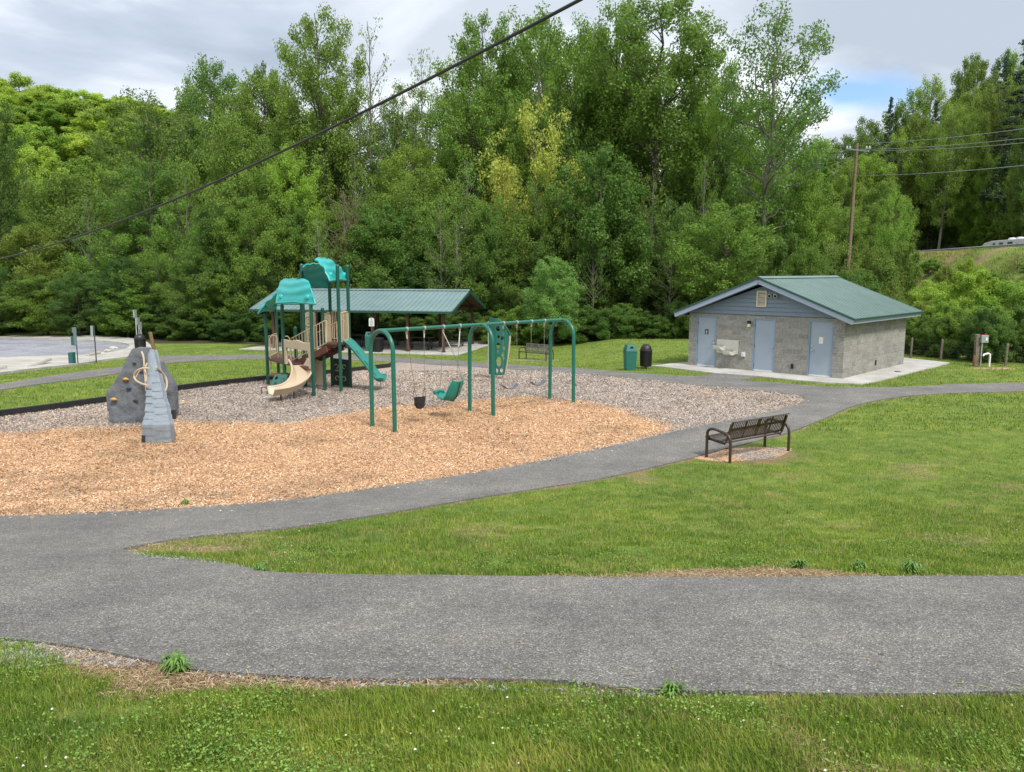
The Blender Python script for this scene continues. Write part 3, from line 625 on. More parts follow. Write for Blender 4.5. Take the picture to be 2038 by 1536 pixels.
# lap siding boards
nb_=7; top=gable[2][1]; hb=(top-HW-.02)/nb_
for side,yy in ((1,0.0),(-1,L_)):
    for i in range(nb_):
        z0=HW+.02+i*hb; z1=z0+hb; x0=mid*(z0-HW-.02)/(top-HW-.02); x1=mid*(z1-HW-.02)/(top-HW-.02)
        yb=yy-side*.045; yt=yy-side*.006
        g.add([(x0,yb,z0),(W-x0,yb,z0),(W-x1-.001,yt,z1),(x1+.001,yt,z1),(x0,yy+side*.05,z0),(W-x0,yy+side*.05,z0),(W-x1-.001,yy+side*.05,z1),(x1+.001,yy+side*.05,z1)],[(0,1,2,3),(0,4,5,1),(4,7,6,5),(0,3,7,4),(1,5,6,2),(3,2,6,7)])
bu(g,'gable_siding','siding')
rf=MB(); th=.03
def rp(u,y,dz=0,s=1):   # point on the roof slope; u from eave 0 to ridge 1
    x=-OE+u*(mid+OE) if s>0 else W+OE-u*(mid+OE)
    return (x,y,HEV+.16+sl*(mid+OE)*u+dz)
y0,y1=-OG-.03,L_+OG+.03
for s in (1,-1):
    a=[rp(-.02,y0,0,s),rp(1,y0,0,s),rp(1,y1,0,s),rp(-.02,y1,0,s)]; b_=[(p[0],p[1],p[2]+th) for p in a]; rf.add(a+b_,[(0,1,2,3),(7,6,5,4),(0,4,5,1),(1,5,6,2),(2,6,7,3),(3,7,4,0)])
    yy=y0+.12
    while yy<y1:
        rf.bar(rp(-.02,yy,th+.008,s),rp(.985,yy,th+.004,s),.03,.012); pass; yy+=.305
rt=bu(rf,'roof','metal_roof_green')
rc=MB(); rc.prism([(-.18,-.18*sl-.0),(0,.0),(.18,-.18*sl-.0),(.18,-.18*sl+.012),(0,.02),(-.18,-.18*sl+.012)],(mid,(y0+y1)/2,HEV+.16+sl*(mid+OE)+th+.025),(1,0,0),(0,0,1),y1-y0+.02); bu(rc,'ridge_cap','metal_roof_green',rt)
tr=MB()
for s in (1,-1):
    for yy in (y0-.012,y1+.012): tr.bar(rp(-.022,yy,.0,s),rp(1,yy,.0,s),.025,.075)
    tr.bar(rp(-.025,y0,-.005,s),rp(-.025,y1,-.005,s),.02,.06)
bu(tr,'roof_trim','roof_trim',rt)
fa=MB()
for yy in (-OG,L_+OG):
    for s in (1,-1): fa.bar(rp(-.01,yy,-.125,s),rp(1,yy,-.125,s),.04,.19)
for s in (1,-1): fa.bar(rp(0,-OG+.02,-.125,s),rp(0,L_+OG-.02,-.125,s),.035,.17)
bu(fa,'fascia','fascia')
sf=MB()
for s in (1,-1):
    a=[rp(.01,y0+.05,-.2,s),rp(.99,y0+.05,-.2,s),rp(.99,-.03,-.2,s),rp(.01,-.03,-.2,s)]; b_=[(p[0],p[1],p[2]+.02) for p in a]; sf.add(a+b_,[(0,1,2,3),(7,6,5,4),(0,4,5,1),(1,5,6,2),(2,6,7,3),(3,7,4,0)])
    X0=-OE+.02 if s>0 else W+.005; X1=-.005 if s>0 else W+OE-.02; sf.box(((X0+X1)/2,L_/2,HEV+.0),(X1-X0,L_,.02))
bu(sf,'soffit','soffit')
# louvre vent
lv=MB(); vx=mid-.02; vz=HW+.68; lv.box((vx-.19,-.06,vz),(.05,.06,.64)); lv.box((vx+.19,-.06,vz),(.05,.06,.64)); lv.box((vx,-.06,vz+.30),(.33,.06,.05)); lv.box((vx,-.06,vz-.30),(.33,.06,.05)); lv.box((vx,-.032,vz),(.33,.01,.55))
for i in range(9): lv.box((vx,-.06,vz-.235+i*.058),(.33,.045,.012),Matrix.Rotation(R(-38),3,'X'))
bu(lv,'louvre_vent','louver')
for i,dx in enumerate((.36,.60)):
    f=MB(); x_=mid+dx; z_=HW+.87-.09*i*0; Mx=Matrix.Rotation(PI/2,3,'X'); f.lathe((x_,-.03,z_),[(.03,0),(.045,.05),(.075,.12),(.08,.17),(.07,.172)],14,Matrix.Rotation(PI/2+R(25),3,'X')); fl=bu(f,'flood_lamp','louver',smooth=True)
    f=MB(); f.lathe((x_,-.03,z_),[(.062,.165),(.062,.176)],14,Matrix.Rotation(PI/2+R(25),3,'X')); bu(f,'lamp_lens','black',fl)
# doors
info=[('blue door with a black restroom sign','l'),('plain blue door in the middle','r2'),('blue door with a pale paper notice','r')]
for i,d in enumerate(DX):
    fr_=MB(); fr_.box((d+.028,.075,DH/2),(.055,.13,DH)); fr_.box((d+DW-.028,.075,DH/2),(.055,.13,DH)); fr_.box((d+DW/2,.075,DH-.028),(DW-.112,.13,.055)); fr_.box((d+DW/2,.06,.012),(DW-.112,.12,.024))
    dr=MB(); dr.box((d+DW/2,.07,DH/2-.005),(DW-.12,.045,DH-.085)); do=bu(dr,'door','door_blue',bevel=.003,label=info[i][0]); bu(fr_,'door_frame','frame_blue',do)
    ks=MB(); ks.box((d+DW/2,.04,.055),(DW-.13,.012,.05)); bu(ks,'door_sweep','white_metal',do)
    side=1 if i<2 else -1; hx=d+DW/2+side*(DW/2-.135); hz=1.02
    h=MB(); My=Matrix.Rotation(PI/2,3,'X')
    if i!=1:
        h2=MB(); h2.lathe((hx,.047,hz+.17),[(.038,0),(.036,.02),(.02,.028)],14,My); bu(h2,'deadbolt','steel',do,smooth=True); h.lathe((hx,.047,hz),[(.036,0),(.034,.018),(.014,.025),(.014,.06)],14,My); h.box((hx-side*.05,-.012,hz),(.13,.02,.022))
    else: h.lathe((hx,.047,hz),[(.036,0),(.034,.015),(.014,.02),(.014,.045),(.032,.055),(.034,.08),(.02,.092)],14,My)
    bu(h,'handle','steel',do,smooth=True)
    sx_=d+DW/2-side*(DW/2-.06)
    for z_ in (.25,1.05,1.88): hg=MB(); hg.tube([(sx_,.042,z_-.06),(sx_,.042,z_+.06)],.012,8); bu(hg,'hinge','steel_dark',do)
    if i==0:
        s=MB(); s.box((d+DW*.5,.044,1.50),(.16,.006,.21)); bu(s,'restroom_sign','black',do,bevel=.002)
        s=MB(); cx_,cz_=d+DW*.5,1.49; s.lathe((cx_,.041,cz_+.062),[(.015,0),(.015,.004)],12,My); s.prism([(-.026,.04),(.026,.04),(.026,-.01),(.018,-.01),(.016,-.075),(.002,-.075),(.002,-.02),(-.002,-.02),(-.002,-.075),(-.016,-.075),(-.018,-.01),(-.026,-.01)],(cx_,.038,cz_),(1,0,0),(0,0,1),.004); bu(s,'figure_symbol','white_metal',do)
    if i==2:
        s=MB(); s.box((d+DW*.50,.045,1.42),(.16,.003,.25)); bu(s,'paper_notice','paper',do)
lm=MB(); lx=DX[1]-.165; lm.box((lx,-.06,1.99),(.12,.12,.12)); la=bu(lm,'wall_lamp','black',bevel=.008); lm=MB(); lm.box((lx,-.06,1.865),(.11,.11,.125)); bu(lm,'lamp_glass','lamp_glass',la,bevel=.012)
# drinking fountain: back plate and two basins
f=MB(); fx=DX[0]+DW+.07; f.box((fx+.48,-.02,.93),(.98,.04,.56)); ft=bu(f,'drinking_fountain','fountain',bevel=.006)
def basin(x0,z0):
    b_=MB(); pr=[(0,.0),(-.06,-.12),(-.30,-.15),(-.44,-.08),(-.46,.06),(-.42,.10),(-.40,.02),(-.06,.0)]
    b_.add([(x0+s*.20*(1 if p[0]>-.3 else .8),p[0]-.04,z0+p[1]) for s in (-1,1) for p in [(0,.03),(0,-.13),(-.28,-.15),(-.44,-.08),(-.46,.05),(-.40,.05),(-.36,.0),(-.05,0)]],
     [tuple(range(8)),tuple(range(8,16))[::-1]]+[(i,i+8,(i+1)%8+8,(i+1)%8) for i in range(8)])
    o=bu(b_,'basin','fountain',ft,bevel=.01)
    b3=MB(); b3.box((x0+.01,-.24,z0+.052),(.30,.30,.008)); bu(b3,'bowl','bowl_shade',ft,bevel=.002)  # flat dark plate paints the shade inside the basin
    b2=MB(); b2.tube([(x0-.12,-.22,z0+.02),(x0-.12,-.22,z0+.09),(x0-.10,-.27,z0+.11),(x0-.06,-.29,z0+.09)],.012,8); bu(b2,'spout','steel',ft,smooth=True)
basin(fx+.22,.94); basin(fx+.68,.76)
f=MB(); f.box((fx+1.22,-.035,.66),(.16,.07,.18)); f.box((fx+1.22,-.075,.70),(.11,.02,.05)); f.box((fx+1.22,-.075,.62),(.11,.02,.05)); bu(f,'outlet_cover','white_metal',bevel=.01)
f=MB(); vx2=(DX[1]+DW+DX[2])/2+.08; f.box((vx2,-.015,.34),(.10,.03,.19)); ho=bu(f,'hose_box','steel_dark'); f=MB(); f.box((vx2,-.034,.34),(.06,.012,.13)); bu(f,'hose_recess','dark_hole',ho)
f=MB(); f.box((W+.015,3.4,.36),(.03,.1,.2)); bu(f,'wall_outlet','dark_hole')
dc=G(1786,742); tag(MB().lathe((dc.x,dc.y,dc.z+.052),[(.13,0),(.13,.008),(.11,.01)],20).build('drain_cover','steel_dark'),'small round metal drain cover in the concrete pad right of the building','drain cover')

# ------------------------------------------------------------------ benches
mat('bench_brown',(.055,.033,.026),.38,noise=.15,nscale=12); mat('bench_grey',(.105,.09,.08),.4,.2,noise=.1,nscale=20)
def bench(A,B,label,msheet,flip=False):
    A=Vector(A); B=Vector(B); c=(A+B)/2; d=B-A; rz=math.atan2(d.y,d.x); c.z=t1(c.x,c.y)
    t_=thing('park_bench',label,'bench',c,rz); Lh=.88
    # profile y (toward the front +), z
    pr=[(.33,.400),(.345,.425),(.33,.448),(.29,.45),(.15,.425),(0,.40),(-.10,.395),(-.16,.42),(-.20,.50),(-.235,.62),(-.275,.74),(-.305,.815),(-.345,.835),(-.375,.82)]
    pp=[]
    for i in range(len(pr)-1):
        for k in range(2): pp.append((pr[i][0]*(1-k/2)+pr[i+1][0]*k/2,pr[i][1]*(1-k/2)+pr[i+1][1]*k/2))
    pp.append(pr[-1])
    def strip(mb,x0,x1,i0,i1): mb.sheet([[(x,pp[i][0],pp[i][1]) for x in (x0,x1)] for i in range(i0,i1+1)],.006)
    def panel(i0,i1,bands,name,gaps):
        mb=MB(); n=32; w_=2*Lh/n
        for k in range(n):
            x0=-Lh+k*w_; x1=x0+w_*(.46)
            if k in gaps: x1=x0+w_
            strip(mb,x0,x1,i0,i1)
        for (a,b_) in bands: strip(mb,-Lh-.012,Lh+.012,a,b_)
        return mb.build(name,msheet,t_,world=False,smooth=True)
    gp={0,8,15,16,23,31}
    panel(0,13,[(0,3),(7,8),(12,13)],'seat',gp); panel(14,len(pp)-1,[(14,15),(18,19),(22,len(pp)-1)],'backrest',gp)
    rl=MB(); rl.tube([(-Lh-.02,.335,.425),(Lh+.02,.335,.425)],.022,10); 
    for y_,z_ in ((.05,.375),(-.14,.375)): rl.tube([(-Lh-.05,y_,z_),(Lh+.05,y_,z_)],.018,8)
    rl.build('seat_rail','bench_brown',t_,world=False,smooth=True)
    for s in (-1,1):
        x=s*(Lh+.06); pts=[(x,.27,-.06),(x,.27,.42)]+[(x,.27-.12+.12*math.cos(a),.50+.12*math.sin(a)) for a in [PI/2*i/5 for i in range(1,5)]]+[(x,.1,.633),(x,-.12,.60)]+[(x,-.16-.17*math.sin(a),.42+.17*math.cos(a)) for a in [PI/2*i/6 for i in range(1,6)]]+[(x,-.335,.34),(x,-.335,-.06)]
        mb=MB(); mb.tube(pts,.03,10); fr_=mb.build('end_frame','bench_brown',t_,world=False,smooth=True)
        bk=MB(); bk.bar((x-s*.05,.27,.40),(x-s*.05,-.16,.36),.02,.05); bk.bar((x-s*.05,-.18,.40),(x-s*.05,-.30,.78),.02,.05,(1,0,0)); bk.box((x-s*.025,.26,.40),(.06,.05,.06)); bk.box((x-s*.025,-.19,.57),(.06,.05,.06)); bk.build('bracket','bench_brown',fr_,world=False)
    return t_
bench(G(1428,915),G(1541,893),'dark brown slatted metal bench in the right foreground beside the path','bench_brown')
bA=G(1099,718); bB=G(1034,714)
bench(bA,bB,'grey-brown metal bench on the far lawn, seen behind the swings','bench_grey')
p=(bA+bB)/2; drape('far_bench_mulch',crom([(p.x+1.35*math.cos(2*PI*i/12),p.y-.15+.5*math.sin(2*PI*i/12)) for i in range(12)],step=.3,jit=.03),.01,'mulch',.02,.3,{'fresh':lambda x,y:np.zeros(len(x))+.05})

# ------------------------------------------------------------------ swing set
mat('swing_green',(.014,.135,.098),.32,noise=.08,nscale=2); mat('galv',(.42,.42,.43),.4,.6); mat('chain',(.20,.185,.17),.45,.6); mat('coated_chain',(.62,.62,.6),.5); mat('rubber',(.018,.018,.022),.5); mat('belt_grey',(.10,.115,.15),.4); mat('slide_green',(.012,.20,.165),.35)
mat('grip_tan',(.55,.46,.33),.5)
lg=[G(742,850),G(785,860),G(940,822),G(984,828),G(1095,795),G(1140,800)]
ctr=[(lg[0]+lg[1])/2,(lg[2]+lg[3])/2,(lg[4]+lg[5])/2]
dS=(ctr[2]-ctr[0]); rzS=math.atan2(dS.y,dS.x); bay=dS.length/2; SC=ctr[0]
SW=thing('swing_set','green tubular arch swing set with three arches over two bays','swing set',(SC.x,SC.y,0),rzS)
ZB=2.40; HWID=.46
mb=MB(); mb.tube([(-.02,0,ZB),(2*bay+.02,0,ZB)],.047,14); mb.build('top_beam','swing_green',SW,world=False,smooth=True)
for i in range(3):
    x=i*bay; r=.46; pts=[(x,-r-.015,-.1),(x,-r,ZB-r-.02)]+[(x,-r*math.cos(a),ZB-r+r*math.sin(a)) for a in [PI*j/16 for j in range(1,16)]]+[(x,r,ZB-r-.02),(x,r+.015,-.1)]
    mb=MB(); mb.tube(pts,.052,14); mb.build('arch','swing_green',SW,world=False,smooth=True)
def beam_x(px):
    d=pdir(px,650); o=Vector((0,0,CH)); # vertical plane through the pixel column meets the beam line
    e=Vector((math.cos(rzS),math.sin(rzS))); nrm=Vector((d.y,-d.x)); return -(SC.xy.dot(nrm))/(e.dot(nrm))
hx=[beam_x(p) for p in (809,844,882,915,1001.5,1028.5,1057.5,1083.4)]
for x in hx:
    mb=MB(); mb.tube([(x-.025,0,ZB),(x+.025,0,ZB)],.058,14); mb.box((x,0,ZB-.075),(.035,.03,.05)); h=mb.build('hanger','galv',SW,world=False,smooth=True)
    mb=MB(); mb.tube(arc((x,0,ZB-.125),.022,0,2*PI,12,(1,0,0),(0,0,1))[:-1],.007,6,closed=True); mb.build('shackle','galv',h,world=False,smooth=True)
SWM=FR[SW]
def wl(x,y,z): return SWM@Vector((x,y,z))
def chain(mb,a,b,step=.034):
    a=Vector(a); b=Vector(b); d=b-a; n=max(2,int(d.length/step)); u=d.normalized(); s1=u.orthogonal().normalized(); s2=u.cross(s1)
    for i in range(n):
        c=a+d*((i+.5)/n); s=s1 if i%2 else s2; r=step*.72
        mb.tube([c-u*r*.8+s*.001,c-u*r*.45+s*.009,c+u*r*.45+s*.009,c+u*r*.8,c+u*r*.45-s*.009,c-u*r*.45-s*.009],.0035,4,closed=True)
def belt_swing(x0,x1,label,drop,sway):
    r=thing('belt_swing',label,'swing',wl((x0+x1)/2,0,drop),rzS,'belt swings on the far bay'); xm=(x0+x1)/2; hw=abs(x1-x0)/2
    g=[]; n=14
    for i in range(n+1):
        u=-1+2*i/n; g.append([wl(xm+u*.27,sway+v*.07,drop+.12*u*u*abs(u)**.3) for v in (-1,-.4,.4,1)])
    mb=MB(); mb.sheet(g,.014); mb.build('seat','belt_grey',r,smooth=True)
    for s,xx in ((-1,x0),(1,x1)):
        a=wl(xx,0,ZB-.14); b=wl(xm+s*.27,sway,drop+.15); mb=MB(); chain(mb,a,b); mb.build('chain','chain',r)
        mb=MB(); tp=[wl(xm+s*.268,sway+v,drop+z) for v,z in ((-.05,.115),(0,.155),(.05,.115))]; mb.tube(tp,.007,6); mb.build('seat_bracket','galv',r)
    return r
belt_swing(hx[4],hx[5],'dark belt swing seat nearest the middle arch',.57,.0)
belt_swing(hx[6],hx[7],'dark belt swing seat nearest the far right arch',.57,.0)
def zat(px,py,Y): return P(px,py,Y).z
# bucket swing
xb=(hx[0]+hx[1])/2; yb=wl(xb,0,0).y; zb=zat(831,816,yb)
r=thing('bucket_swing','black infant bucket swing seat hanging near the left arch','swing',wl(xb,0,zb),rzS)
ax_=beam_x(824); bxx=beam_x(842); xm=(ax_+bxx)/2
mb=MB(); n=18
def ringpt(a,z,rx,ry): return wl(xm+rx*math.cos(a),ry*math.sin(a),z)
# wrap-around band, front with leg holes
for (a0,a1,zlo) in ((PI*.05,PI*.95,zb+.10),(PI*1.05,PI*1.95,zb+.15)):
    g=[[ringpt(a0+(a1-a0)*i/10,z,rx,ry) for z,rx,ry in ((zlo,.13,.10),(zb+.24,.145,.115),(zb+.31,.145,.115))] for i in range(11)]; mb.sheet(g,.018)
for a0 in (-.2,PI-.2): g=[[ringpt(a0+.4*i/3,z,rx,ry) for z,rx,ry in ((zb+.05,.10,.05),(zb+.18,.14,.11),(zb+.33,.147,.117))] for i in range(4)]; mb.sheet(g,.02)
mb.sheet([[wl(xm+u*.12,v*.10,zb+.02+.09*abs(u)**2+.05*abs(v)**2) for v in (-1,-.5,0,.5,1)] for u in (-1,-.5,0,.5,1)],.018)
mb.sheet([[wl(xm+u*.035,s*.1+0,zb+.05+.10*k) for u in (-1,1)] for k in (0,.5,1) for s in (-1,)],.016)
mb.build('seat','rubber',r,smooth=True)
for s,xx in ((-1,hx[0]),(1,hx[1])):
    j=wl(xm+s*.15,0,zb+.55); mb=MB(); chain(mb,wl(xx,0,ZB-.14),j); mb.build('chain','chain',r)
    mb=MB()
    for v in (-1,1): chain(mb,j,wl(xm+s*.145,v*.07,zb+.31))
    mb.build('seat_chain','rubber',r)
    mb=MB(); top_=wl(xx,0,ZB-.14); mb.tube([top_,top_.lerp(j,.07)],.014,8); mb.build('chain_grip','coated_chain',r,smooth=True)
# adaptive chair swing: high-backed shell tilted back, seen from behind
xc=(hx[2]+hx[3])/2; cY=wl(xc,0,0).y
r=thing('adaptive_swing','green high-backed adaptive chair swing tilted back on chains','swing',wl(xc,0,.45),rzS)
def CP(px,py,dy=0): return P(px,py,cY+dy)
# shell: spine from leg rest (left) under the seat to the head (right), width across the view
toe=CP(880,783,-.05); butt=CP(897,797,-.05); 
fw=(CP(940,765)-CP(875,765)).normalized()         # in-picture right
sp=[(875,781,.22),(880,786,.18),(886,791,.12),(893,795.5,.05),(900,796,-.02),(906,789,-.08),(909.5,778,-.11),(912,767,-.13),(914,759,-.14)]
spine=[CP(px,py,dy) for px,py,dy in sp]
wv=Vector((.62,.78,0)).normalized()
g=[]; ws=[.13,.16,.19,.21,.23,.24,.24,.23,.18]
for i,(q,w_) in enumerate(zip(spine,ws)):
    row=[]
    for j in range(9):
        u=-1+2*j/8; cup=.07*(u*u)*(1.5 if 3<=i<=6 else 1)
        row.append(q+wv*(u*w_)+Vector((-.6*cup,.45*cup,.5*cup)))
    g.append(row)
def dens(rows,k=2):
    o=[]
    for i in range(len(rows)-1):
        for t_ in range(k): o.append([rows[i][j].lerp(rows[i+1][j],t_/k) for j in range(len(rows[0]))])
    o.append(rows[-1]); return o
mb=MB(); mb.sheet(dens(g),.035); mb.build('shell','slide_green',r,smooth=True)
mb=MB(); 
for a_ in (0,8): mb.tube([row[a_] for row in g],.028,8)
mb.build('rim','slide_green',r,smooth=True)
mb=MB(); mb.tube([row[4]+Vector((.03,-.035,-.02)) for row in g[3:]],.013,6); mb.build('back_strap','rubber',r,smooth=True)
for j_ in (1,7): mb=MB(); mb.lathe(g[0][j_]+Vector((0,0,-.06)),[(.02,0),(.07,.0),(.085,.03),(.085,.09),(.06,.11)],14); mb.build('leg_rest','slide_green',r,smooth=True)
t0=wl(hx[2],0,ZB-.14); t2=wl(hx[3],0,ZB-.14); jn=CP(911,721)
mb=MB(); chain(mb,t0,CP(876,776)); mb.build('chain','chain',r)
mb=MB(); chain(mb,t0,jn); mb.build('chain','chain',r)
mb=MB(); chain(mb,t2,jn); chain(mb,jn,CP(909,760,-.1)); mb.build('chain','chain',r)
mb=MB(); chain(mb,jn,CP(920,758,.15)); mb.build('chain','chain',r)
mb=MB(); mb.tube([t2,t2.lerp(jn,.5)],.013,8); mb.tube([t0,t0.lerp(jn,.5)],.012,8); mb.build('chain_sleeve','coated_chain',r,smooth=True)

# ------------------------------------------------------------------ green lattice climbing wall behind the swings
mat('tan_plastic',(.50,.405,.285),.45,noise=.05,nscale=3); mat('turquoise',(.016,.36,.35),.38,noise=.06,nscale=3); mat('post_green',(.010,.082,.060),.35); mat('tan_metal',(.55,.44,.30),.4); mat('deck_brown',(.13,.042,.03),.6); mat('dark_green_panel',(.014,.055,.045),.5)
mat('panel_green',(.012,.12,.095),.42)
def holed(o,ux,uy,outline_w,H,holes,th,bend=None,ny=40,nx=14,name='panel',m='panel_green',parent=None,inset=0):
    """perforated panel from a fine grid; holes = (u,v,ru,rv); bend(u,v)->offset vector"""
    o=Vector(o); ux=Vector(ux).normalized(); uy=Vector(uy).normalized(); nn=ux.cross(uy); mb=MB()
    vid={}; 
    def pt(i,j,side):
        v=H*j/ny; a,b=outline_w(v); u=a+(b-a)*i/nx
        # snap near-hole points onto the hole rim
        for (hu,hv,ru,rv) in holes:
            d=math.hypot((u-hu)/ru,(v-hv)/rv)
            if .62<d<1.28 and 0<i<nx and 0<j<ny: u=hu+(u-hu)/d; v=hv+(v-hv)/d
        p=o+ux*u+uy*v+(bend(u,v) if bend else Vector((0,0,0))); return p+nn*(side*th/2)
    solid=lambda i,j: 0<=i<nx and 0<=j<ny and not any(math.hypot(((outline_w(H*(j+.5)/ny)[0]+(outline_w(H*(j+.5)/ny)[1]-outline_w(H*(j+.5)/ny)[0])*(i+.5)/nx)-hu)/ru,(H*(j+.5)/ny-hv)/rv)<.97 for hu,hv,ru,rv in holes)
    def gid(i,j,s):
        k=(i,j,s)
        if k not in vid: vid[k]=len(mb.v); mb.v.append(pt(i,j,s))
        return vid[k]
    for i in range(nx):
        for j in range(ny):
            if not solid(i,j): continue
            mb.f.append((gid(i,j,1),gid(i+1,j,1),gid(i+1,j+1,1),gid(i,j+1,1))); mb.f.append((gid(i,j,-1),gid(i,j+1,-1),gid(i+1,j+1,-1),gid(i+1,j,-1)))
            for di,dj,a,b in ((-1,0,(i,j),(i,j+1)),(1,0,(i+1,j),(i+1,j+1)),(0,-1,(i,j),(i+1,j)),(0,1,(i,j+1),(i+1,j+1))):
                if not solid(i+di,j+dj): mb.f.append((gid(*a,1),gid(*b,1),gid(*b,-1),gid(*a,-1)))
    return mb.build(name,m,parent,smooth=True)
cp=G(992,754); cY=cp.y
CL=thing('climbing_panel','tall curved green climbing wall with round holes and a tan back edge','climber',(cp.x,cp.y,0),0)
k=(cY/math.cos(0))/F
def cw(px): return (px-1019)/F*cY*1.0
lz=lambda py:zat(992,py,cY)
HT=lz(633); 
ux1=Vector((.75,-.66,0)); 
# flat left wing
xl=P(973.5,700,cY+.15); xm_=P(985,700,cY)
mb=MB(); wd_=(xm_-xl).xy.length
mb.prism([(0,.02),(wd_+.04,.0),(wd_+.04,HT-.02),(.06,HT+.02),(0,HT-.05)],(xl.x,xl.y,0),(xm_.x-xl.x,xm_.y-xl.y,0),(0,0,1),.05); wg=mb.build('wing','panel_green',CL,bevel=.008)
mb=MB(); mb.tube([(xl.x-.02,xl.y+.03,.0),(xl.x-.02,xl.y+.03,HT-.12)],.025,8); mb.build('edge_tube','coated_chain',CL,smooth=True)
hs=[(.24,1.95,.07,.09),(.12,1.72,.08,.10),(.33,1.66,.055,.09),(.14,1.42,.06,.06),(.30,1.36,.07,.08),(.13,1.10,.08,.10),(.35,1.02,.05,.10),(.12,.86,.04,.07),(.30,.76,.06,.08),(.15,.50,.10,.18),(.33,.62,.03,.05),(.08,.16,.05,.09),(.25,.18,.06,.09)]
def ow(v):
    t_=v/HT; r_=.36+.20*math.sin(PI*min(1,max(0,(t_-.02)/.98))**1.0*.62)+.0; 
    if t_>.68: r_-= .5*((t_-.68)/.32)**1.6
    return (-.02,max(r_,.05))
holed((xm_.x,xm_.y,0),(.95,-.25,0),(0,0,1),ow,HT,hs,.05,lambda u,v:Vector((.0,.22*(u/.5)**2,0)),56,16,'holed_panel','panel_green',CL)
mb=MB(); ed=[]
for i in range(9):
    v=.02+HT*.68*i/8; a,b_=ow(v); ed.append((xm_.x+.95*b_+.03,xm_.y-.25*b_+.24,v))
mb.tube(ed,.035,8); mb.build('tan_edge','tan_plastic',CL,smooth=True)
mb=MB(); ed=[]
for i in range(9):
    v=HT*.62+HT*.37*i/8; a,b_=ow(v); ed.append((xm_.x+.97*b_+.02,xm_.y-.25*b_+.20*(b_/.5)**2,v))
mb.tube(ed,.032,8); mb.build('green_rim','swing_green',CL,smooth=True)

# ------------------------------------------------------------------ playground tower
PL=thing('play_structure','green and tan playground tower with turquoise canopies, a tan slide and a green slide','play structure',(G(647,778).x,G(647,778).y,0),0)
def post(px,py,ptop,cap=True,r=.055,px2=None):
    b_=G(px,py); zt=zat(px,ptop,b_.y); mb=MB(); mb.lathe((b_.x,b_.y,-.1),[(r,0),(r,zt+.0),(r*1.12,zt+.005),(r*1.12,zt+.05),(r*.9,zt+.09),(r*.4,zt+.11)],14); mb.build('post','post_green',PL,smooth=True); return Vector((b_.x,b_.y,zt))
p1=post(534,766,622); p2=post(555,756,616); p3=post(568,776,605); p4=post(625,789,603); p5=post(606,769,600)
p6=post(679,780,526); p7=post(698,772,527); p8=post(662,769,530); p9=post(609,771,525)
s1_=post(592,773,650); s2_=post(647,777,613)
zS=zat(590,735,p4.y); zT=zat(685,686,p6.y)
def deck(pts,z,name='deck'):
    mb=MB(); mb.prism([(p.x,p.y) for p in pts],(0,0,z),(1,0,0),(0,1,0),.06); return mb.build(name,'deck_brown',PL)
deck([p3,p4,s1_.lerp(p4,.3),p5,p2,p1],zS); deck([p6,p7,p8,s2_],zT)
zS2=zS
# mid landing tower deck under the tall left post
def mid(a,b,t=.5): return a.lerp(b,t)
# stair between the decks
sa=Vector((mid(p3,p5).x+.55,mid(p3,p5).y+.15,zS)); sa=P(598,729,p5.y-.3); sb=P(667,690,p6.y+.25); sa.z=zS; sb.z=zT
dv=(sb-sa); wv=Vector((-dv.y,dv.x,0)).normalized()*.36
for s in (-1,1):
    mb=MB(); mb.bar(sa+wv*s+Vector((0,0,-.12)),sb+wv*s+Vector((0,0,-.12)),.04,.2); mb.build('stringer','deck_brown',PL)
mb=MB()
for i in range(1,6):
    c=sa.lerp(sb,i/6); rz=math.atan2(dv.y,dv.x); mb.box(c+Vector((0,0,-.06)),(.24,.70,.035),Matrix.Rotation(rz,3,'Z'))
mb.build('stair_treads','deck_brown',PL)
for s in (-1,1):
    mb=MB(); a=sa+wv*s*1.04; b_=sb+wv*s*1.04; up=Vector((0,0,.78)); lo=Vector((0,0,.06))
    mb.tube([a+lo,a+up*.92,a+up+(b_-a)*.03,b_+up,b_+up*.95+(b_-a)*.03,b_+lo],.018,8); mb.tube([a+lo,b_+lo],.014,8)
    for i in range(1,12): c=a.lerp(b_,i/12); mb.tube([c+lo,c+up],.010,6)
    mb.build('stair_railing','tan_metal',PL,smooth=True)
def barrier(a,b,z0,z1,n=7):
    mb=MB(); a=Vector((a.x,a.y,0)); b=Vector((b.x,b.y,0)); d=(b-a).normalized(); a=a+d*.08; b=b-d*.08
    mb.tube([a+Vector((0,0,z0)),a+Vector((0,0,z1-.04)),a+d*.05+Vector((0,0,z1)),b-d*.05+Vector((0,0,z1)),b+Vector((0,0,z1-.04)),b+Vector((0,0,z0))],.018,8); mb.tube([a+Vector((0,0,z0)),b+Vector((0,0,z0))],.015,8)
    for i in range(1,n): c=a.lerp(b,i/n); mb.tube([c+Vector((0,0,z0)),c+Vector((0,0,z1))],.010,6)
    mb.build('barrier','tan_metal',PL,smooth=True)
barrier(p6,p7,zT+.08,zT+1.0,8); barrier(p8,p7,zT+.08,zT+1.0,8); barrier(s2_,p8,zT+.08,zT+.95,7)
barrier(p1,p2,zS+.06,zS+.75,6)
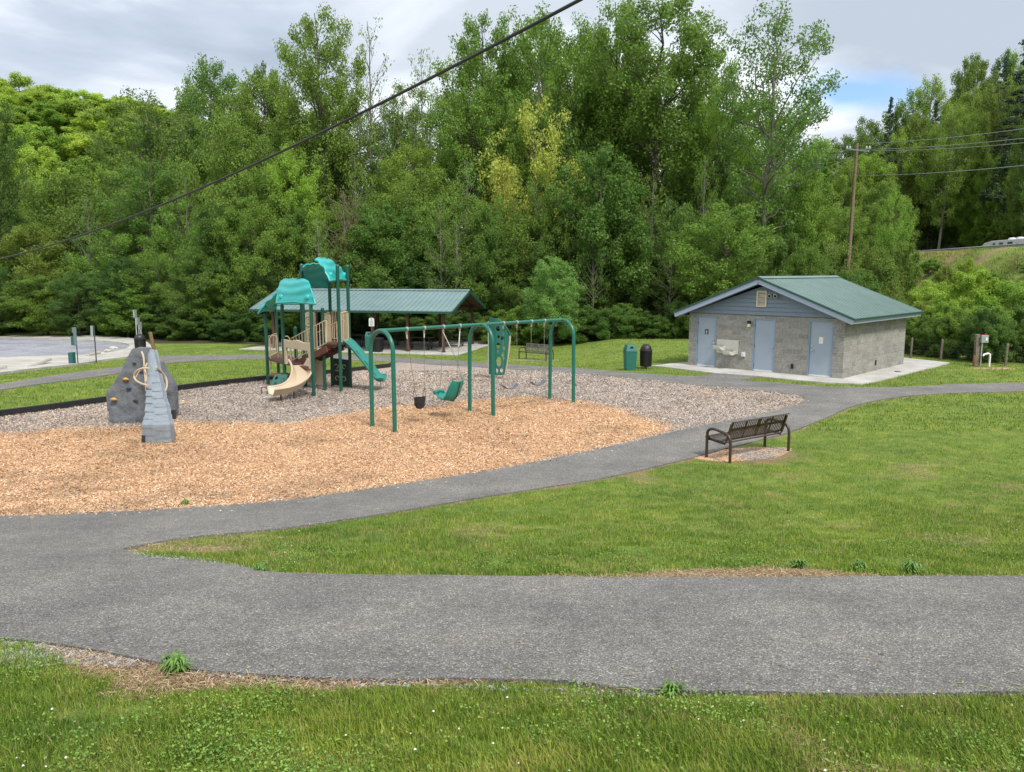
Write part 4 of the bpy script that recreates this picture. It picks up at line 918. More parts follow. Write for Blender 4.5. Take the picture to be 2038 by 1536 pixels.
# left climber: handrails, step frame and green holed plate
for a in (P(543,700,p1.y-.05),P(557,700,p2.y-.4)):
    pass
la=P(538,700,p1.y-.1); lb_=P(562,700,p1.y-.35)
for q in (la,lb_):
    mb=MB(); x_,y_=q.x,q.y; mb.tube([(x_,y_,zS-.35),(x_,y_,zS+.72),(x_+.05,y_+.04,zS+.80),(x_+.16,y_+.12,zS+.80),(x_+.21,y_+.16,zS+.72),(x_+.21,y_+.16,zS-.1)],.017,8); mb.tube([(x_,y_,zS+.3),(x_+.21,y_+.16,zS+.3)],.012,6); mb.build('hand_loop','tan_metal',PL,smooth=True)
mb=MB(); a=P(521,780,G(533,783).y); g0=G(521,785)
mb.tube([(g0.x,g0.y,-.05),(g0.x,g0.y,.22),(g0.x+.35,g0.y+.08,.24)],.02,8); mb.build('step_support','deck_brown',PL,smooth=True)
a=G(531,785); b_=G(552,778); H_=zat(553,752,b_.y)-zat(533,785,a.y)
pa=Vector((a.x-.02,a.y,.02)); ux=Vector((b_.x-a.x-.05,b_.y-a.y-.1,0)); uxl=.42
uy=Vector((.22,.22,.55)); 
holed(pa,(1,.15,0),uy,lambda v:(.0,.42),.66,[(.10,.12,.045,.07),(.31,.18,.045,.07),(.16,.33,.045,.07),(.33,.46,.045,.07),(.10,.54,.045,.06)],.04,None,18,12,'holed_plate','panel_green',PL)
mb=MB(); mb.box((p3.x-.25,p3.y+.15,zS*.5+.05),(.5,.5,.05)); mb.build('low_step','deck_brown',PL)
# tan arch over the slide mouth
def archpanel(a,b,z0,z1,name='slide_arch'):
    mb=MB(); d=Vector((b.x-a.x,b.y-a.y,0)); L=d.length; d.normalize(); o=Vector((a.x,a.y,0)); m0=.07; m1=L-.07
    top=[(m0+(m1-m0)*i/16, z1+.035*math.sin(i/16*PI)+.02*math.cos(i/16*4*PI)) for i in range(17)]
    inn=[(m1-.15,z0+.0),(m1-.15,z1-.30),(m1-.20,z1-.24),(m0+.20,z1-.24),(m0+.15,z1-.30),(m0+.15,z0)]
    mb.prism([(m0,z0)]+[(m0+.0,z1-.12)]+top+[(m1,z1-.12),(m1,z0)]+inn,o,d,(0,0,1),.07); return mb.build(name,'tan_plastic',PL,bevel=.015)
archpanel(p3,p4,zS+.0,zat(600,684,p4.y))
# tan slide: curved chute
def chute(pts,wds,side,name,m,wall=.16,th=.03,nj=10,lip=.0):
    g=[]; n=len(pts)
    for i,(p_,w_) in enumerate(zip(pts,wds)):
        d=(pts[min(i+1,n-1)]-pts[max(i-1,0)]); s=Vector((d.y,-d.x,0)).normalized(); row=[]
        for j in range(nj+1):
            u=-1+2*j/nj; hgt=wall*max(0,(abs(u)-.55)/.45)**1.3*(1 if side is None else side(i/(n-1),u)); row.append(p_+s*(u*w_)+Vector((0,0,hgt)))
        g.append(row)
    mb=MB(); mb.sheet(g,th); o=mb.build(name,m,PL,smooth=True)
    return o,g
def bez(ps,n):
    def dc(q,t):
        while len(q)>1: q=[q[i].lerp(q[i+1],t) for i in range(len(q)-1)]
        return q[0]
    return [dc(ps,i/n) for i in range(n+1)]
mth=mid(p3,p4); mth=Vector((mth.x,mth.y,zS+.03)); nrm=Vector(((p4-p3).y,-(p4-p3).x,0)).normalized()
Ym=mth.y
sl_pts=bez([mth,P(604,742,Ym-.5),P(612,760,Ym-1.0),P(585,783,Ym-1.25),P(566,783,Ym-1.55),P(541,786,Ym-1.75)],20)
_,g=chute(sl_pts,[.29]*18+[.30,.31,.33],None,'tan_slide','tan_plastic',.20)
mb=MB()
for j in (0,10): mb.tube([r_[j] for r_ in g],.032,8)
mb.tube(g[-1],.03,8); mb.build('slide_rim','tan_plastic',bpy.data.objects['tan_slide'],smooth=True)
for q in (sl_pts[12],sl_pts[17]): mb=MB(); mb.tube([(q.x,q.y,-.05),(q.x,q.y,q.z)],.025,8); mb.build('slide_leg','deck_brown',bpy.data.objects['tan_slide'],smooth=True)
# green double wave slide
gb=G(763,776); top_=mid(p6,p7); top_=Vector((top_.x+.05,top_.y,zT+.0)); end=Vector((P(764,755,gb.y).x,gb.y,zat(764,756,gb.y)))
gs=bez([top_,top_.lerp(end,.22)+Vector((0,0,.14)),top_.lerp(end,.36)+Vector((0,0,-.10)),top_.lerp(end,.60)+Vector((0,0,.10)),top_.lerp(end,.84)+Vector((0,0,-.34)),end+Vector((-.22,0,-.03)),end],24)
o_,g=chute(gs,[.44]*25,None,'green_slide','slide_green',.13)
mb=MB()
for j in (0,10): mb.tube([r_[j] for r_ in g],.035,8)
mb.tube([r_[5]+Vector((0,0,.05+.03*math.sin(i*1.3))) for i,r_ in enumerate(g)],.045,8)
mb.tube(g[-1],.035,8); mb.build('slide_rim','slide_green',o_,smooth=True)
for px in (758,768): q=G(px,772 if px==768 else 776); mb=MB(); mb.tube([(q.x,q.y,-.05),(q.x,q.y,zat(px,758,q.y))],.015,8); mb.build('slide_leg','galv',o_,smooth=True)
# play panel with tan scrolls under the tall deck
def scroll(mb,c,d,r,s):
    pts=[]
    for i in range(17):
        a=PI*.1+i/16*PI*1.5; rr_=r*(1-.45*i/16); pts.append(c+d*(s*rr_*math.cos(a))+Vector((0,0,rr_*math.sin(a))))
    mb.tube(pts,.018,6)
pa=Vector((p8.x,p8.y-.0,0)); q6=p6; d=(Vector((p7.x,p7.y,0))-Vector((p8.x,p8.y,0))).normalized(); L=(Vector((p7.x,p7.y,0))-Vector((p8.x,p8.y,0))).length
z1=zat(690,716,p7.y); z0=zat(690,770,p7.y)
mb=MB(); o=pa; mb.prism([(.08,z0+.02),(L-.08,z0-.02),(L-.08,z1),(.08,z1+.02)],o,d,(0,0,1),.04); pn=mb.build('play_panel','dark_green_panel',PL,bevel=.01)
mb=MB(); fo=Vector((d.y,-d.x,0))*.035; cc_=pa+d*(L*.5)+Vector((0,0,(z0+z1)/2))+fo
for sx_ in (-1,1):
    for sz in (-1,1):
        scroll(mb,cc_+d*(sx_*L*.20)+Vector((0,0,sz*.20)),d,.09,sx_*sz)
mb.build('scroll_trim','tan_plastic',pn,smooth=True)
mb=MB(); mb.box(cc_+Vector((0,0,.08))+fo*2,(.30,.06,.04),Matrix.Rotation(math.atan2(d.y,d.x),3,'Z')); mb.build('shelf','tan_plastic',pn,bevel=.01)
# tan moulded panel under the stair, and tall tan panels behind it
def tanpanel(a,b,z0,z1,rings,name='tan_panel',m_='tan_plastic'):
    mb=MB(); d=Vector((b.x-a.x,b.y-a.y,0)); L=d.length; d.normalize(); o=Vector((a.x,a.y,0))
    tp=[(L-.06-(L-.12)*i/12,z1+.05*math.sin(PI*i/12)) for i in range(13)]
    mb.prism([(.06,z0),(L-.06,z0)]+tp,o,d,(0,0,1),.05); n_=Vector((d.y,-d.x,0)); o_=mb.build(name,m_,PL,bevel=.012)
    mb=MB()
    for (u,z,r_) in rings:
        c=o+d*(u*L)+Vector((0,0,z)); mb.tube(arc(c+n_*.03,r_,0,2*PI,20,d,(0,0,1))[:-1],.022,6,closed=True); mb.tube(arc(c+n_*.03,r_*.45,0,2*PI,14,d,(0,0,1))[:-1],.015,6,closed=True)
    if rings: mb.build('panel_ring',m_,o_,smooth=True)
tanpanel(G(612,769),G(647,776),.12,zat(630,722,s2_.y),[(.55,.55,.13),(.52,.32,.09)])
tanpanel(P(605,700,p5.y+.3),P(634,700,p5.y+.35),zS+.1,zat(620,623,p5.y+.3),[(.45,zat(620,640,p5.y),.17),(.5,zat(620,670,p5.y),.10)])
tanpanel(P(640,700,s2_.y+.2),P(663,700,s2_.y+.55),zT-.3,zat(650,628,s2_.y+.3),[(.4,zat(645,640,s2_.y+.3),.10)])
# canopies: scalloped curved roof panels
def canopy(bl,br,tl,tr,bulge,name,out,mcol='turquoise'):
    bl,br,tl,tr=[Vector(q) for q in (bl,br,tl,tr)]; out=Vector(out); g=[]; nu,nv=22,14
    for i in range(nu+1):
        u=i/nu; row=[]
        for j in range(nv+1):
            v=j/nv; A=bl.lerp(br,u); B=tl.lerp(tr,u); q=A.lerp(B,v)
            q=q+out*(bulge*math.sin(PI*v))+Vector((0,0,bulge*.4*math.sin(PI*v)))
            q=q+Vector((0,0,1))*(v**3*(.05*math.sin(u*PI)**.6+.03*abs(math.sin(3*PI*u))-.03))+Vector((0,0,-.06*(1-v)**3*(.4+.6*abs(math.cos(PI*u*1.0)))))
            q=q+out*(.028*math.sin(v*17+2.2*math.sin(u*4))*(.2<v<.95)) + out*(-.05*(abs(2*u-1)**4))
            row.append(q)
        g.append(row)
    mb=MB(); mb.sheet(g,.035); o=mb.build(name,mcol,PL,smooth=True)
    mb=MB(); mb.tube([g[i][0] for i in range(nu+1)],.035,8); mb.tube([g[0][j] for j in range(nv+1)],.028,8); mb.tube([g[nu][j] for j in range(nv+1)],.028,8); mb.build('canopy_rim',mcol,o,smooth=True)
    for u in (3,nu-3):
        kn=MB(); c=g[u][3]; kn.lathe(c-Vector((0,0,.06)),[(.10,0),(.105,.05),(.09,.10),(.05,.13)],12); kn.build('post_cap',mcol,o,smooth=True)
    return o
Yf=mid(p3,p4).y-.2
canopy(P(549,598,p3.y-.25),P(627,600,p4.y-.2),P(560,556,p3.y+.35),P(612,557,p4.y+.45),.07,'canopy_panel',(0,-1,.3))
canopy(P(512,618,p1.y-.5),P(546,613,p2.y+.1),P(553,582,p1.y-.6),P(566,573,p3.y-.0),.05,'canopy_panel',(-.8,.3,.4))
canopy(P(540,606,p2.y+.8),P(600,600,p5.y+.8),P(560,565,p2.y-.1),P(600,560,p5.y-.1),.05,'canopy_panel',(-.3,.9,.3))
canopy(P(590,564,p9.y+.75),P(657,569,p8.y+.5),P(604,528,p9.y-.35),P(643,525,p8.y-.75),.05,'canopy_panel',(-.3,.95,.1))
canopy(P(658,553,p6.y-.45),P(696,554,p7.y+.35),P(629,513,p6.y-.15),P(660,518,p7.y+.1),.06,'canopy_panel',(.75,-.3,.5))

# ------------------------------------------------------------------ rock climber
m,t,b,pos=newmat('rock_grey',.8,.3); f_=tnoise(t,pos,7,7,.65,.4); t.links.new(ramp(t,[(.3,(.10,.11,.125)),(.5,(.13,.143,.163)),(.72,(.165,.183,.205))],f_),b.inputs['Base Color']); bumpit(t,b,f_,.9,.05)
mat('hold_yellow',(.50,.29,.06),.5); mat('hold_green',(.015,.07,.035),.5); mat('hold_blue',(.02,.05,.11),.5)
rb=G(256,842); RK=thing('rock_climber','grey moulded rock climbing wall with coloured holds and tan hoops','climber',(rb.x,rb.y,0),0)
def slab(outl,Y0,dYdx,lean,th,name,seed,nx=26,ny=30):
    """outline in photo pixels at its distance: per row left/right; built as a real thick slab"""
    zs=[P(280,py,Y0).z for py,_,_ in outl]; rows=[]
    for j in range(ny+1):
        f=j/ny; py=outl[0][0]+(outl[-1][0]-outl[0][0])*f
        for k in range(len(outl)-1):
            if min(outl[k][0],outl[k+1][0])<=py<=max(outl[k][0],outl[k+1][0])+1e-6:
                q=(py-outl[k][0])/(outl[k+1][0]-outl[k][0]); xl=outl[k][1]*(1-q)+outl[k+1][1]*q; xr=outl[k][2]*(1-q)+outl[k+1][2]*q; break
        row=[]
        for i in range(nx+1):
            px=xl+(xr-xl)*i/nx; zz=P(px,py,Y0).z; Yq=Y0+dYdx*(px-xl)/100*1.0+lean*max(0,zz)/2; p_=P(px,py,Yq)
            ed=min(i,nx-i)/3; edj=min(j,ny-j)/3; rd=min(1,ed,edj+.3); 
            rows_off=(vnoise(np.array([px/9.]),np.array([py/9.]),2.2,seed)[0]-.5)*.08+(vnoise(np.array([px/9.]),np.array([py/9.]),.9,seed+1)[0]-.5)*.03
            row.append(p_+Vector((0,-rd*.07+rows_off,0)))
        rows.append(row)
    mb=MB(); mb.sheet(rows,.04); 
    bk=[[q+Vector((0,th*(1-.3*abs(2*i/nx-1)**3),0)) for i,q in enumerate(r_)] for r_ in rows]; mb.sheet(bk,.04)
    # close the rim between front and back faces
    a=[rows[0][i] for i in range(nx+1)]+[rows[j][nx] for j in range(1,ny+1)]+[rows[ny][i] for i in range(nx-1,-1,-1)]+[rows[j][0] for j in range(ny-1,0,-1)]
    b_=[bk[0][i] for i in range(nx+1)]+[bk[j][nx] for j in range(1,ny+1)]+[bk[ny][i] for i in range(nx-1,-1,-1)]+[bk[j][0] for j in range(ny-1,0,-1)]
    n=len(a); mb.add(a+b_,[(i,(i+1)%n,(i+1)%n+n,i+n) for i in range(n)])
    o=mb.build(name,'rock_grey',RK,smooth=True); return o,rows
sl1,rows=slab([(693,268,291),(697,262,294),(712,255,297),(740,243,301),(765,225,308),(775,217,312),(783,212,316),(810,214,322),(836,220,326),(840,226,326)],rb.y,.1,.25,.34,'rock_slab',5)
R2=G(340,832)
sl2,_=slab([(722,312,318),(740,316,326),(755,316,338),(768,316,346),(790,316,348),(820,318,349),(827,320,347)],R2.y,.2,.0,.3,'rock_slab',9,14,20)
# ladder-like ramp slab leaning to the top
fb=G(311,881); 
rp_=[(882,283,342),(843,284,339),(838,285,337),(828,289,334),(806,290,331),(800,291,327),(780,292,323),(752,294,317),(728,296,312),(708,296,308),(699,298,306),(696,300,304)]
rows=[]; n0=len(rp_)
top_y=rb.y+.05
lumps=[0,.0,.10,.02,.10,.02,.10,.01,.05,0,0,0]
ys_=np.linspace(0,1,78)
for f in ys_:
    py=882+(696-882)*f; k=0
    while k<n0-2 and not (rp_[k+1][0]<=py): k+=1
    q=(py-rp_[k][0])/(rp_[k+1][0]-rp_[k][0]); xl=rp_[k][1]+(rp_[k+1][1]-rp_[k][1])*q; xr=rp_[k][2]+(rp_[k+1][2]-rp_[k][2])*q
    yy=fb.y+(top_y-fb.y)*(max(0,f-.20)/.8)**.85*.92
    sw=lambda ph:(((f*12+ph)%1.0)-.5)*.05*(1 if .22<f<.66 else .25)
    rows.append([P(xl+(xr-xl)*i/12,py,yy)+Vector((0,-.05*math.sin(PI*i/12)+(sw(0) if i<6 else sw(.35)),0)) for i in range(13)])
mb=MB(); mb.sheet(rows,.05); bk=[[q+Vector((0,.20,-.03)) for q in r_] for r_ in rows]; mb.sheet(bk,.04)
nx_,ny_=12,len(rows)-1
a=[rows[0][i] for i in range(nx_+1)]+[rows[j][nx_] for j in range(1,ny_+1)]+[rows[ny_][i] for i in range(nx_-1,-1,-1)]+[rows[j][0] for j in range(ny_-1,0,-1)]
b_=[bk[0][i] for i in range(nx_+1)]+[bk[j][nx_] for j in range(1,ny_+1)]+[bk[ny_][i] for i in range(nx_-1,-1,-1)]+[bk[j][0] for j in range(ny_-1,0,-1)]
n=len(a); mb.add(a+b_,[(i,(i+1)%n,(i+1)%n+n,i+n) for i in range(n)])
m,t,b,pos=newmat('rock_lit',.7,.4); f_=tnoise(t,pos,7,7,.65,.4); t.links.new(ramp(t,[(.3,(.17,.195,.225)),(.5,(.21,.24,.275)),(.72,(.25,.285,.325))],f_),b.inputs['Base Color']); bumpit(t,b,f_,.6,.03)  # climber grey painted paler, for the light falling on the ramp face
mb.build('ramp_slab','rock_lit',RK,smooth=True,label='narrow stepped ramp slab leaning to the top')
mb=MB()
for px,py,h in ((284,884,.14),(341,879,.14),(343,838,.3),(228,843,.2)): q=G(px,py-1); mb=MB(); mb.box((q.x,q.y+.1,.06),(.07,.12,h+.1)); mb.build('support_foot','steel_dark',RK)

def hold(px,py,m_,sz=.07,dy=0):
    q=P(px,py,rb.y+.02+dy); mb=MB(); bm=bmesh.new(); bmesh.ops.create_icosphere(bm,subdivisions=2,radius=1); rd=random.Random(px)
    kx=rd.uniform(1.1,1.6)
    z=P(px,py,rb.y).z; yb=rb.y+.1*(px-240)/100+.25*max(0,z)/2-.11
    q=P(px,py,yb+dy)
    sz*=.8; mb.add([Vector((v.co.x*sz*kx*(1-.45*v.co.z),v.co.y*sz*.8,v.co.z*sz*.7)) +q for v in bm.verts],[tuple(v.index for v in f.verts) for f in bm.faces]); bm.free(); mb.build('hand_hold',m_,RK,smooth=True)
for a_ in ((250,754,'hold_yellow',.075),(226,794,'hold_yellow',.08),(267,722,'hold_green',.05),(270,796,'hold_green',.055),(256,772,'hold_blue',.065),(281,739,'hold_blue',.05)): hold(*a_)
hold(334,773,'hold_green',.05,.75); hold(335,824,'hold_green',.055,.7); hold(321,762,'hold_blue',.05,.7)
def hoop(pts,r=.024):
    mb=MB(); pts=[P(*p_) for p_ in pts]; q=[Vector((p_.x,p_.y,p_.z)) for p_ in pts]
    s=[]
    for i in range(len(q)-1):
        p0=q[max(i-1,0)];p1_=q[i];p2_=q[i+1];p3_=q[min(i+2,len(q)-1)]
        for k in range(4):
            t_=k/4; s.append(.5*((2*p1_)+(p2_-p0)*t_+(2*p0-5*p1_+4*p2_-p3_)*t_*t_+(3*p1_-p0-3*p2_+p3_)*t_**3))
    s.append(q[-1]); mb.tube(s,r,8); mb.build('hoop','tan_plastic',RK,smooth=True)
Yh=rb.y-.9
hoop([(297,733,Yh-.1),(283,733,Yh-.05),(271,739,Yh+.05),(267,749,Yh+.1),(271,757,Yh),(281,763,Yh-.2),(294,767,Yh-.4)])
hoop([(292,726,Yh+.35),(284,732,Yh+.45),(276,741,Yh+.5),(271,750,Yh+.5)],.018)
hoop([(282,700,rb.y-.05),(286,712,rb.y-.2),(288,740,rb.y-.35),(290,765,rb.y-.5),(291,778,rb.y-.6)],.022)
hoop([(311,730,Yh+.1),(320,738,Yh+.3),(328,748,Yh+.45),(332,760,Yh+.4),(331,772,Yh+.2),(326,783,Yh)])
hoop([(311,738,Yh+.6),(320,745,Yh+.9)],.016); hoop([(314,752,Yh+.4),(328,764,Yh+.9)],.016)
hoop([(293,722,Yh+.2),(289,735,Yh+.1),(292,748,Yh),(290,760,Yh-.1)],.016)

# ------------------------------------------------------------------ picnic pavilion
mat('brown_steel',(.085,.035,.024),.5,noise=.12,nscale=4); mat('ceiling_wood',(.075,.04,.026),.7,noise=.3,nscale=3); mat('table_black',(.014,.013,.014),.45); mat('table_top_dark',(.03,.027,.027),.4)
f0=G(882.7,702.2); f1=G(546.4,693.2); ang=math.atan2((f0-f1).y,(f0-f1).x); Lp=(f0-f1).length; Dp=5.7; zg=f0.z+.06
PV=thing('picnic_pavilion','long open picnic pavilion with a teal metal roof on brown posts','pavilion',(f0.x,f0.y,zg),ang)  # local x runs to the left as negative
def pb(mb,name,m_,parent=PV,**k): return mb.build(name,m_,parent,world=False,**k)
ex0=zat(890,621,f0.y)-zg; HE=ex0+.05; 
mb=MB(); mb.box((-Lp/2-.2,Dp/2,-.10),(Lp+3.0,Dp+2.6,.16)); o=mb.build('pavilion_slab','concrete'); o.data.transform(FR[PV]); tag(o,kind='structure')
rise=zat(940,580,f0.y+3)-zat(890,621,f0.y)+.0; OX=.75; OXl=1.3; OY=.55; my=Dp/2
slp=rise/(my+OY)
def pr_(x,u,s,dz=0): return (x,(-OY+u*(my+OY)) if s>0 else (Dp+OY-u*(my+OY)),HE+rise*u+dz)
mb=MB(); xa,xb_=-Lp-OXl,OX
for s in (1,-1):
    a=[pr_(xa,0,s),pr_(xb_,0,s),pr_(xb_,1,s),pr_(xa,1,s)]; b_=[(q[0],q[1],q[2]+.03) for q in a]; mb.add(a+b_,[(0,1,2,3),(7,6,5,4),(0,4,5,1),(1,5,6,2),(2,6,7,3),(3,7,4,0)])
    x_=xa+.1
    while x_<xb_: mb.bar(pr_(x_,0,s,.045),pr_(x_,.985,s,.045),.05,.035); x_+=.305
ro=pb(mb,'roof','metal_roof_teal')
mb=MB(); mb.prism([(-.2,-.2*slp),(0,0),(.2,-.2*slp),(.2,-.2*slp+.015),(0,.02),(-.2,-.2*slp+.015)],((xa+xb_)/2,my,HE+rise+.075),(0,1,0),(0,0,1),xb_-xa+.04); pb(mb,'ridge_cap','metal_roof_teal',ro)
mb=MB()
for s in (1,-1):
    for x_ in (xa-.02,xb_+.02): mb.bar(pr_(x_,-.01,s,-.05),pr_(x_,1,s,-.05),.03,.17)
    mb.bar(pr_(xa,-.02,s,-.03),pr_(xb_,-.02,s,-.03),.03,.12)
pb(mb,'roof_trim','roof_trim',ro)
mb=MB()
for s in (1,-1):
    a=[pr_(xa+.05,0.02,s,-.09),pr_(xb_-.05,0.02,s,-.09),pr_(xb_-.05,.98,s,-.09),pr_(xa+.05,.98,s,-.09)]; b_=[(q[0],q[1],q[2]+.03) for q in a]; mb.add(a+b_,[(0,1,2,3),(7,6,5,4),(0,4,5,1),(1,5,6,2),(2,6,7,3),(3,7,4,0)])
pb(mb,'ceiling','ceiling_wood',PV)
nP=6
mb=MB(); mb.box((-Lp/2,0,HE-.02),(Lp+.4,.12,.16)); mb.box((-Lp/2,Dp,HE-.02),(Lp+.4,.12,.16)); pb(mb,'eave_beam','brown_steel')
for i in range(nP):
    x_=-Lp*i/(nP-1)
    for y_ in (0,Dp):
        mb=MB(); mb.box((x_,y_,(HE-.12)/2),(.15,.15,HE-.12)); q=mb.box((x_,y_,.012),(.26,.26,.02)); pb(mb,'post','brown_steel')
    mb=MB(); mb.bar((x_,.05,HE+.02),(x_,my,HE+rise-.18),.10,.13); mb.bar((x_,Dp-.05,HE+.02),(x_,my,HE+rise-.18),.10,.13); mb.bar((x_,.1,HE+.0),(x_,Dp-.1,HE+.0),.08,.10); pb(mb,'roof_truss','brown_steel')
def picnic_table(x,y,rz,label):
    q=FR[PV]@Vector((x,y,-.02)); t_=thing('picnic_table',label,'picnic table',q,ang+rz,'picnic tables under the pavilion')
    mb=MB()
    for i in range(6): mb.box((0,-.32+i*.128,.755),(1.85,.115,.035))
    mb.build('table_top','table_top_dark',t_,world=False,bevel=.006)
    for s in (-1,1):
        mb=MB(); mb.box((0,s*.68-.07,.45),(1.85,.12,.035)); mb.box((0,s*.68+.07,.45),(1.85,.12,.035)); mb.build('bench_seat','table_top_dark',t_,world=False,bevel=.006)
    for s in (-1,1):
        x_=s*.62; mb=MB()
        for s2 in (-1,1):
            lp=[(x_,s2*.18,.73),(x_,s2*.2,.2),(x_,s2*.26,.07),(x_,s2*.38,.025),(x_,s2*.50,.07),(x_,s2*.55,.2),(x_,s2*.56,.42),(x_,s2*.78,.43)]
            mb.tube(lp,.034,8)
        mb.tube([(x_,-.3,.72),(x_,.3,.72)],.024,8); mb.build('loop_frame','table_black',t_,world=False,smooth=True)
def pvloc(px,py): v=FR[PV].inverted()@G(px,py); return v.x,v.y
for (px,py,rz,lb) in ((835,697,.1,'black picnic table nearest the right front corner of the pavilion'),(905,689,.05,'black picnic table at the right back of the pavilion'),(718,688,.0,'black picnic table behind the trash barrel in the pavilion'),(778,687,.08,'black picnic table in the back middle of the pavilion'),(655,689,.0,'black picnic table behind the slide and stairs')):
    x_,y_=pvloc(px,py); picnic_table(x_,{835:1.25,905:3.6,718:2.2,778:3.2,655:2.4}[px],rz,lb)
# rules sign on a post, at the front of the shelter
q=G(741,700); t_=thing('rules_sign','small white notice sign with a rounded top on a brown post at the pavilion front','sign',(q.x,q.y,q.z))
zc1=zat(741,632,q.y)-q.z; zc0=zat(741,649,q.y)-q.z
mb=MB(); mb.box((0,.03,(zc0+.2)/2),(.10,.05,zc0+.3)); mb.build('sign_post','brown_steel',t_,world=False)
mb=MB(); w_=.16; mb.prism([(-w_,zc0),(w_,zc0),(w_,zc1-.08),(w_*.7,zc1-.02),(0,zc1),(-w_*.7,zc1-.02),(-w_,zc1-.08)],(0,-.012,0),(1,0,0),(0,0,1),.02); sp_=mb.build('sign_plate','white_metal',t_,world=False)
mat('sign_ink',(.10,.12,.10),.7)
mb=MB()
for i in range(6): mb.box((0,-.026,zc1-.17-.055*i),(.22 if i%2 else .18,.004,.016))
mb.lathe((0,-.024,zc1-.085),[(.035,0),(.035,.004)],14,Matrix.Rotation(PI/2,3,'X')); mb.build('lettering','sign_ink',sp_,world=False)
# bbq grill on a post
q=G(531,690); t_=thing('charcoal_grill','black charcoal grill box on a post left of the pavilion','grill',(q.x,q.y,q.z),.2)
mb=MB(); mb.tube([(0,0,-.1),(0,0,.80)],.04,10); mb.build('pedestal','table_black',t_,world=False,smooth=True)
mb=MB(); mb.box((0,0,.82),(.56,.42,.02)); mb.box((0,.2,.95),(.56,.02,.26)); mb.box((-.27,0,.93),(.02,.42,.22)); mb.box((.27,0,.93),(.02,.42,.22)); mb.box((0,-.2,.87),(.56,.02,.1)); mb.build('fire_box','table_black',t_,world=False)
mb=MB()
for i in range(12): mb.tube([(-.24+.044*i,-.19,1.0),(-.24+.044*i,.19,1.0)],.006,6)
mb.build('grate','steel_dark',t_,world=False)

# ------------------------------------------------------------------ bins
mat('bin_green',(.02,.14,.115),.45,noise=.08,nscale=5); mat('bin_black',(.014,.013,.015),.5,noise=.15,nscale=8)
def green_bin(px,py,h,label,sc=1.0,grp=None):
    q=G(px,py); t_=thing('recycling_bin',label,'recycling bin',q,.15,grp); w0=.205*sc; w1=.24*sc; hb_=h*.76
    mb=MB(); mb.add([(x*w0,y*w0,0) for x,y in ((-1,-1),(1,-1),(1,1),(-1,1))]+[(x*w1,y*w1,hb_) for x,y in ((-1,-1),(1,-1),(1,1),(-1,1))],[(0,3,2,1),(4,5,6,7),(0,1,5,4),(1,2,6,5),(2,3,7,6),(3,0,4,7)]); 
    mb.box((0,0,hb_*.96),(w1*2.1,w1*2.1,.05)); mb.build('body','bin_green',t_,world=False,bevel=.015)
    mb=MB(); z0=hb_+.01; z1=h; a=w1*1.04; b_=w1*.72
    mb.add([(x*a,y*a,z0) for x,y in ((-1,-1),(1,-1),(1,1),(-1,1))]+[(x*b_,y*b_,z1) for x,y in ((-1,-1),(1,-1),(1,1),(-1,1))],[(0,3,2,1),(4,5,6,7),(0,1,5,4),(1,2,6,5),(2,3,7,6),(3,0,4,7)]); ld=mb.build('lid','bin_green',t_,world=False,bevel=.012)
    mb=MB(); mb.lathe((0,-(a+b_)/2-.004,(z0+z1)/2),[(.075*sc,0),(.075*sc,.008)],18,Matrix.Rotation(PI/2+R(-15)*-1,3,'X')); mb.build('opening','dark_hole',ld,world=False)
    return t_
green_bin(1253.5,736,zat(1253,686,G(1253,736).y)-G(1253,736).z,'teal green square recycling bin with a round hole, left of the domed trash can')
def dome_can(px,py,h,label,r=.25,ped=True,dome=True):
    q=G(px,py); t_=thing('trash_can',label,'trash can',q,.4); z0=.10 if ped else 0
    if ped: mb=MB(); mb.tube([(0,0,-.05),(0,0,z0+.03)],.035,8); mb.lathe((0,0,z0-.02),[(r*.5,0),(r*.5,.02)],16); mb.build('pedestal','steel_dark',t_,world=False)
    hb_=h*.72; mb=MB(); n=30; mb.lathe((0,0,z0),[(r*.88,0),(r*.90,.02),(r*.92,hb_-z0-.04),(r*.92,hb_-z0)],n)
    for k in range(n): a=2*PI*k/n; mb.bar((r*.93*math.cos(a),r*.93*math.sin(a),z0+.02),(r*.97*math.cos(a),r*.97*math.sin(a),hb_-.04),.025,.02,(math.cos(a),math.sin(a),0))
    mb.build('barrel','bin_black',t_,world=False)
    mb=MB(); mb.lathe((0,0,hb_-.06),[(r*1.0,0),(r*1.05,.02),(r*1.05,.09),(r*.98,.11),(r*.6,.11)],30); mb.build('rim','bin_black',t_,world=False,smooth=True)
    if dome:
        mb=MB(); hd=h-hb_-.05; mb.lathe((0,0,hb_+.05),[(r*.92,0)]+[(r*.92*math.cos(a),hd*math.sin(a)) for a in [PI/2*i/8 for i in range(1,8)]]+[(.01,hd)],24); dm=mb.build('dome_lid','bin_black',t_,world=False,smooth=True)
        mb=MB(); g=[[((r*.95)*math.cos(a)*math.cos(e_),(r*.95)*math.sin(a)*math.cos(e_),hb_+.055+hd*1.02*math.sin(e_)) for e_ in (.08,.3,.55)] for a in [-PI/2-.45-.3+.9*i/8 for i in range(9)]]; mb.sheet(g,.006); mb.build('flap','steel_dark',dm,world=False,smooth=True)
    return t_
q=G(1285,732); dome_can(1285,733,zat(1285,683,q.y)-q.z,'black barrel trash can with a domed lid, right of the green recycling bin',.255)
q=G(280,699); dome_can(280,698,zat(280,665,q.y)-q.z,'black domed trash can standing behind the top of the rock climber',.33)
q=G(752,702); dome_can(752,701,zat(752,663,q.y)-q.z,'black barrel trash can at the front edge of the picnic pavilion',.36,dome=False)
q=G(735,699); green_bin(735,699,zat(735,660,q.y)-q.z,'dark teal recycling bin behind the left swing arch, beside the pavilion barrel',1.0)

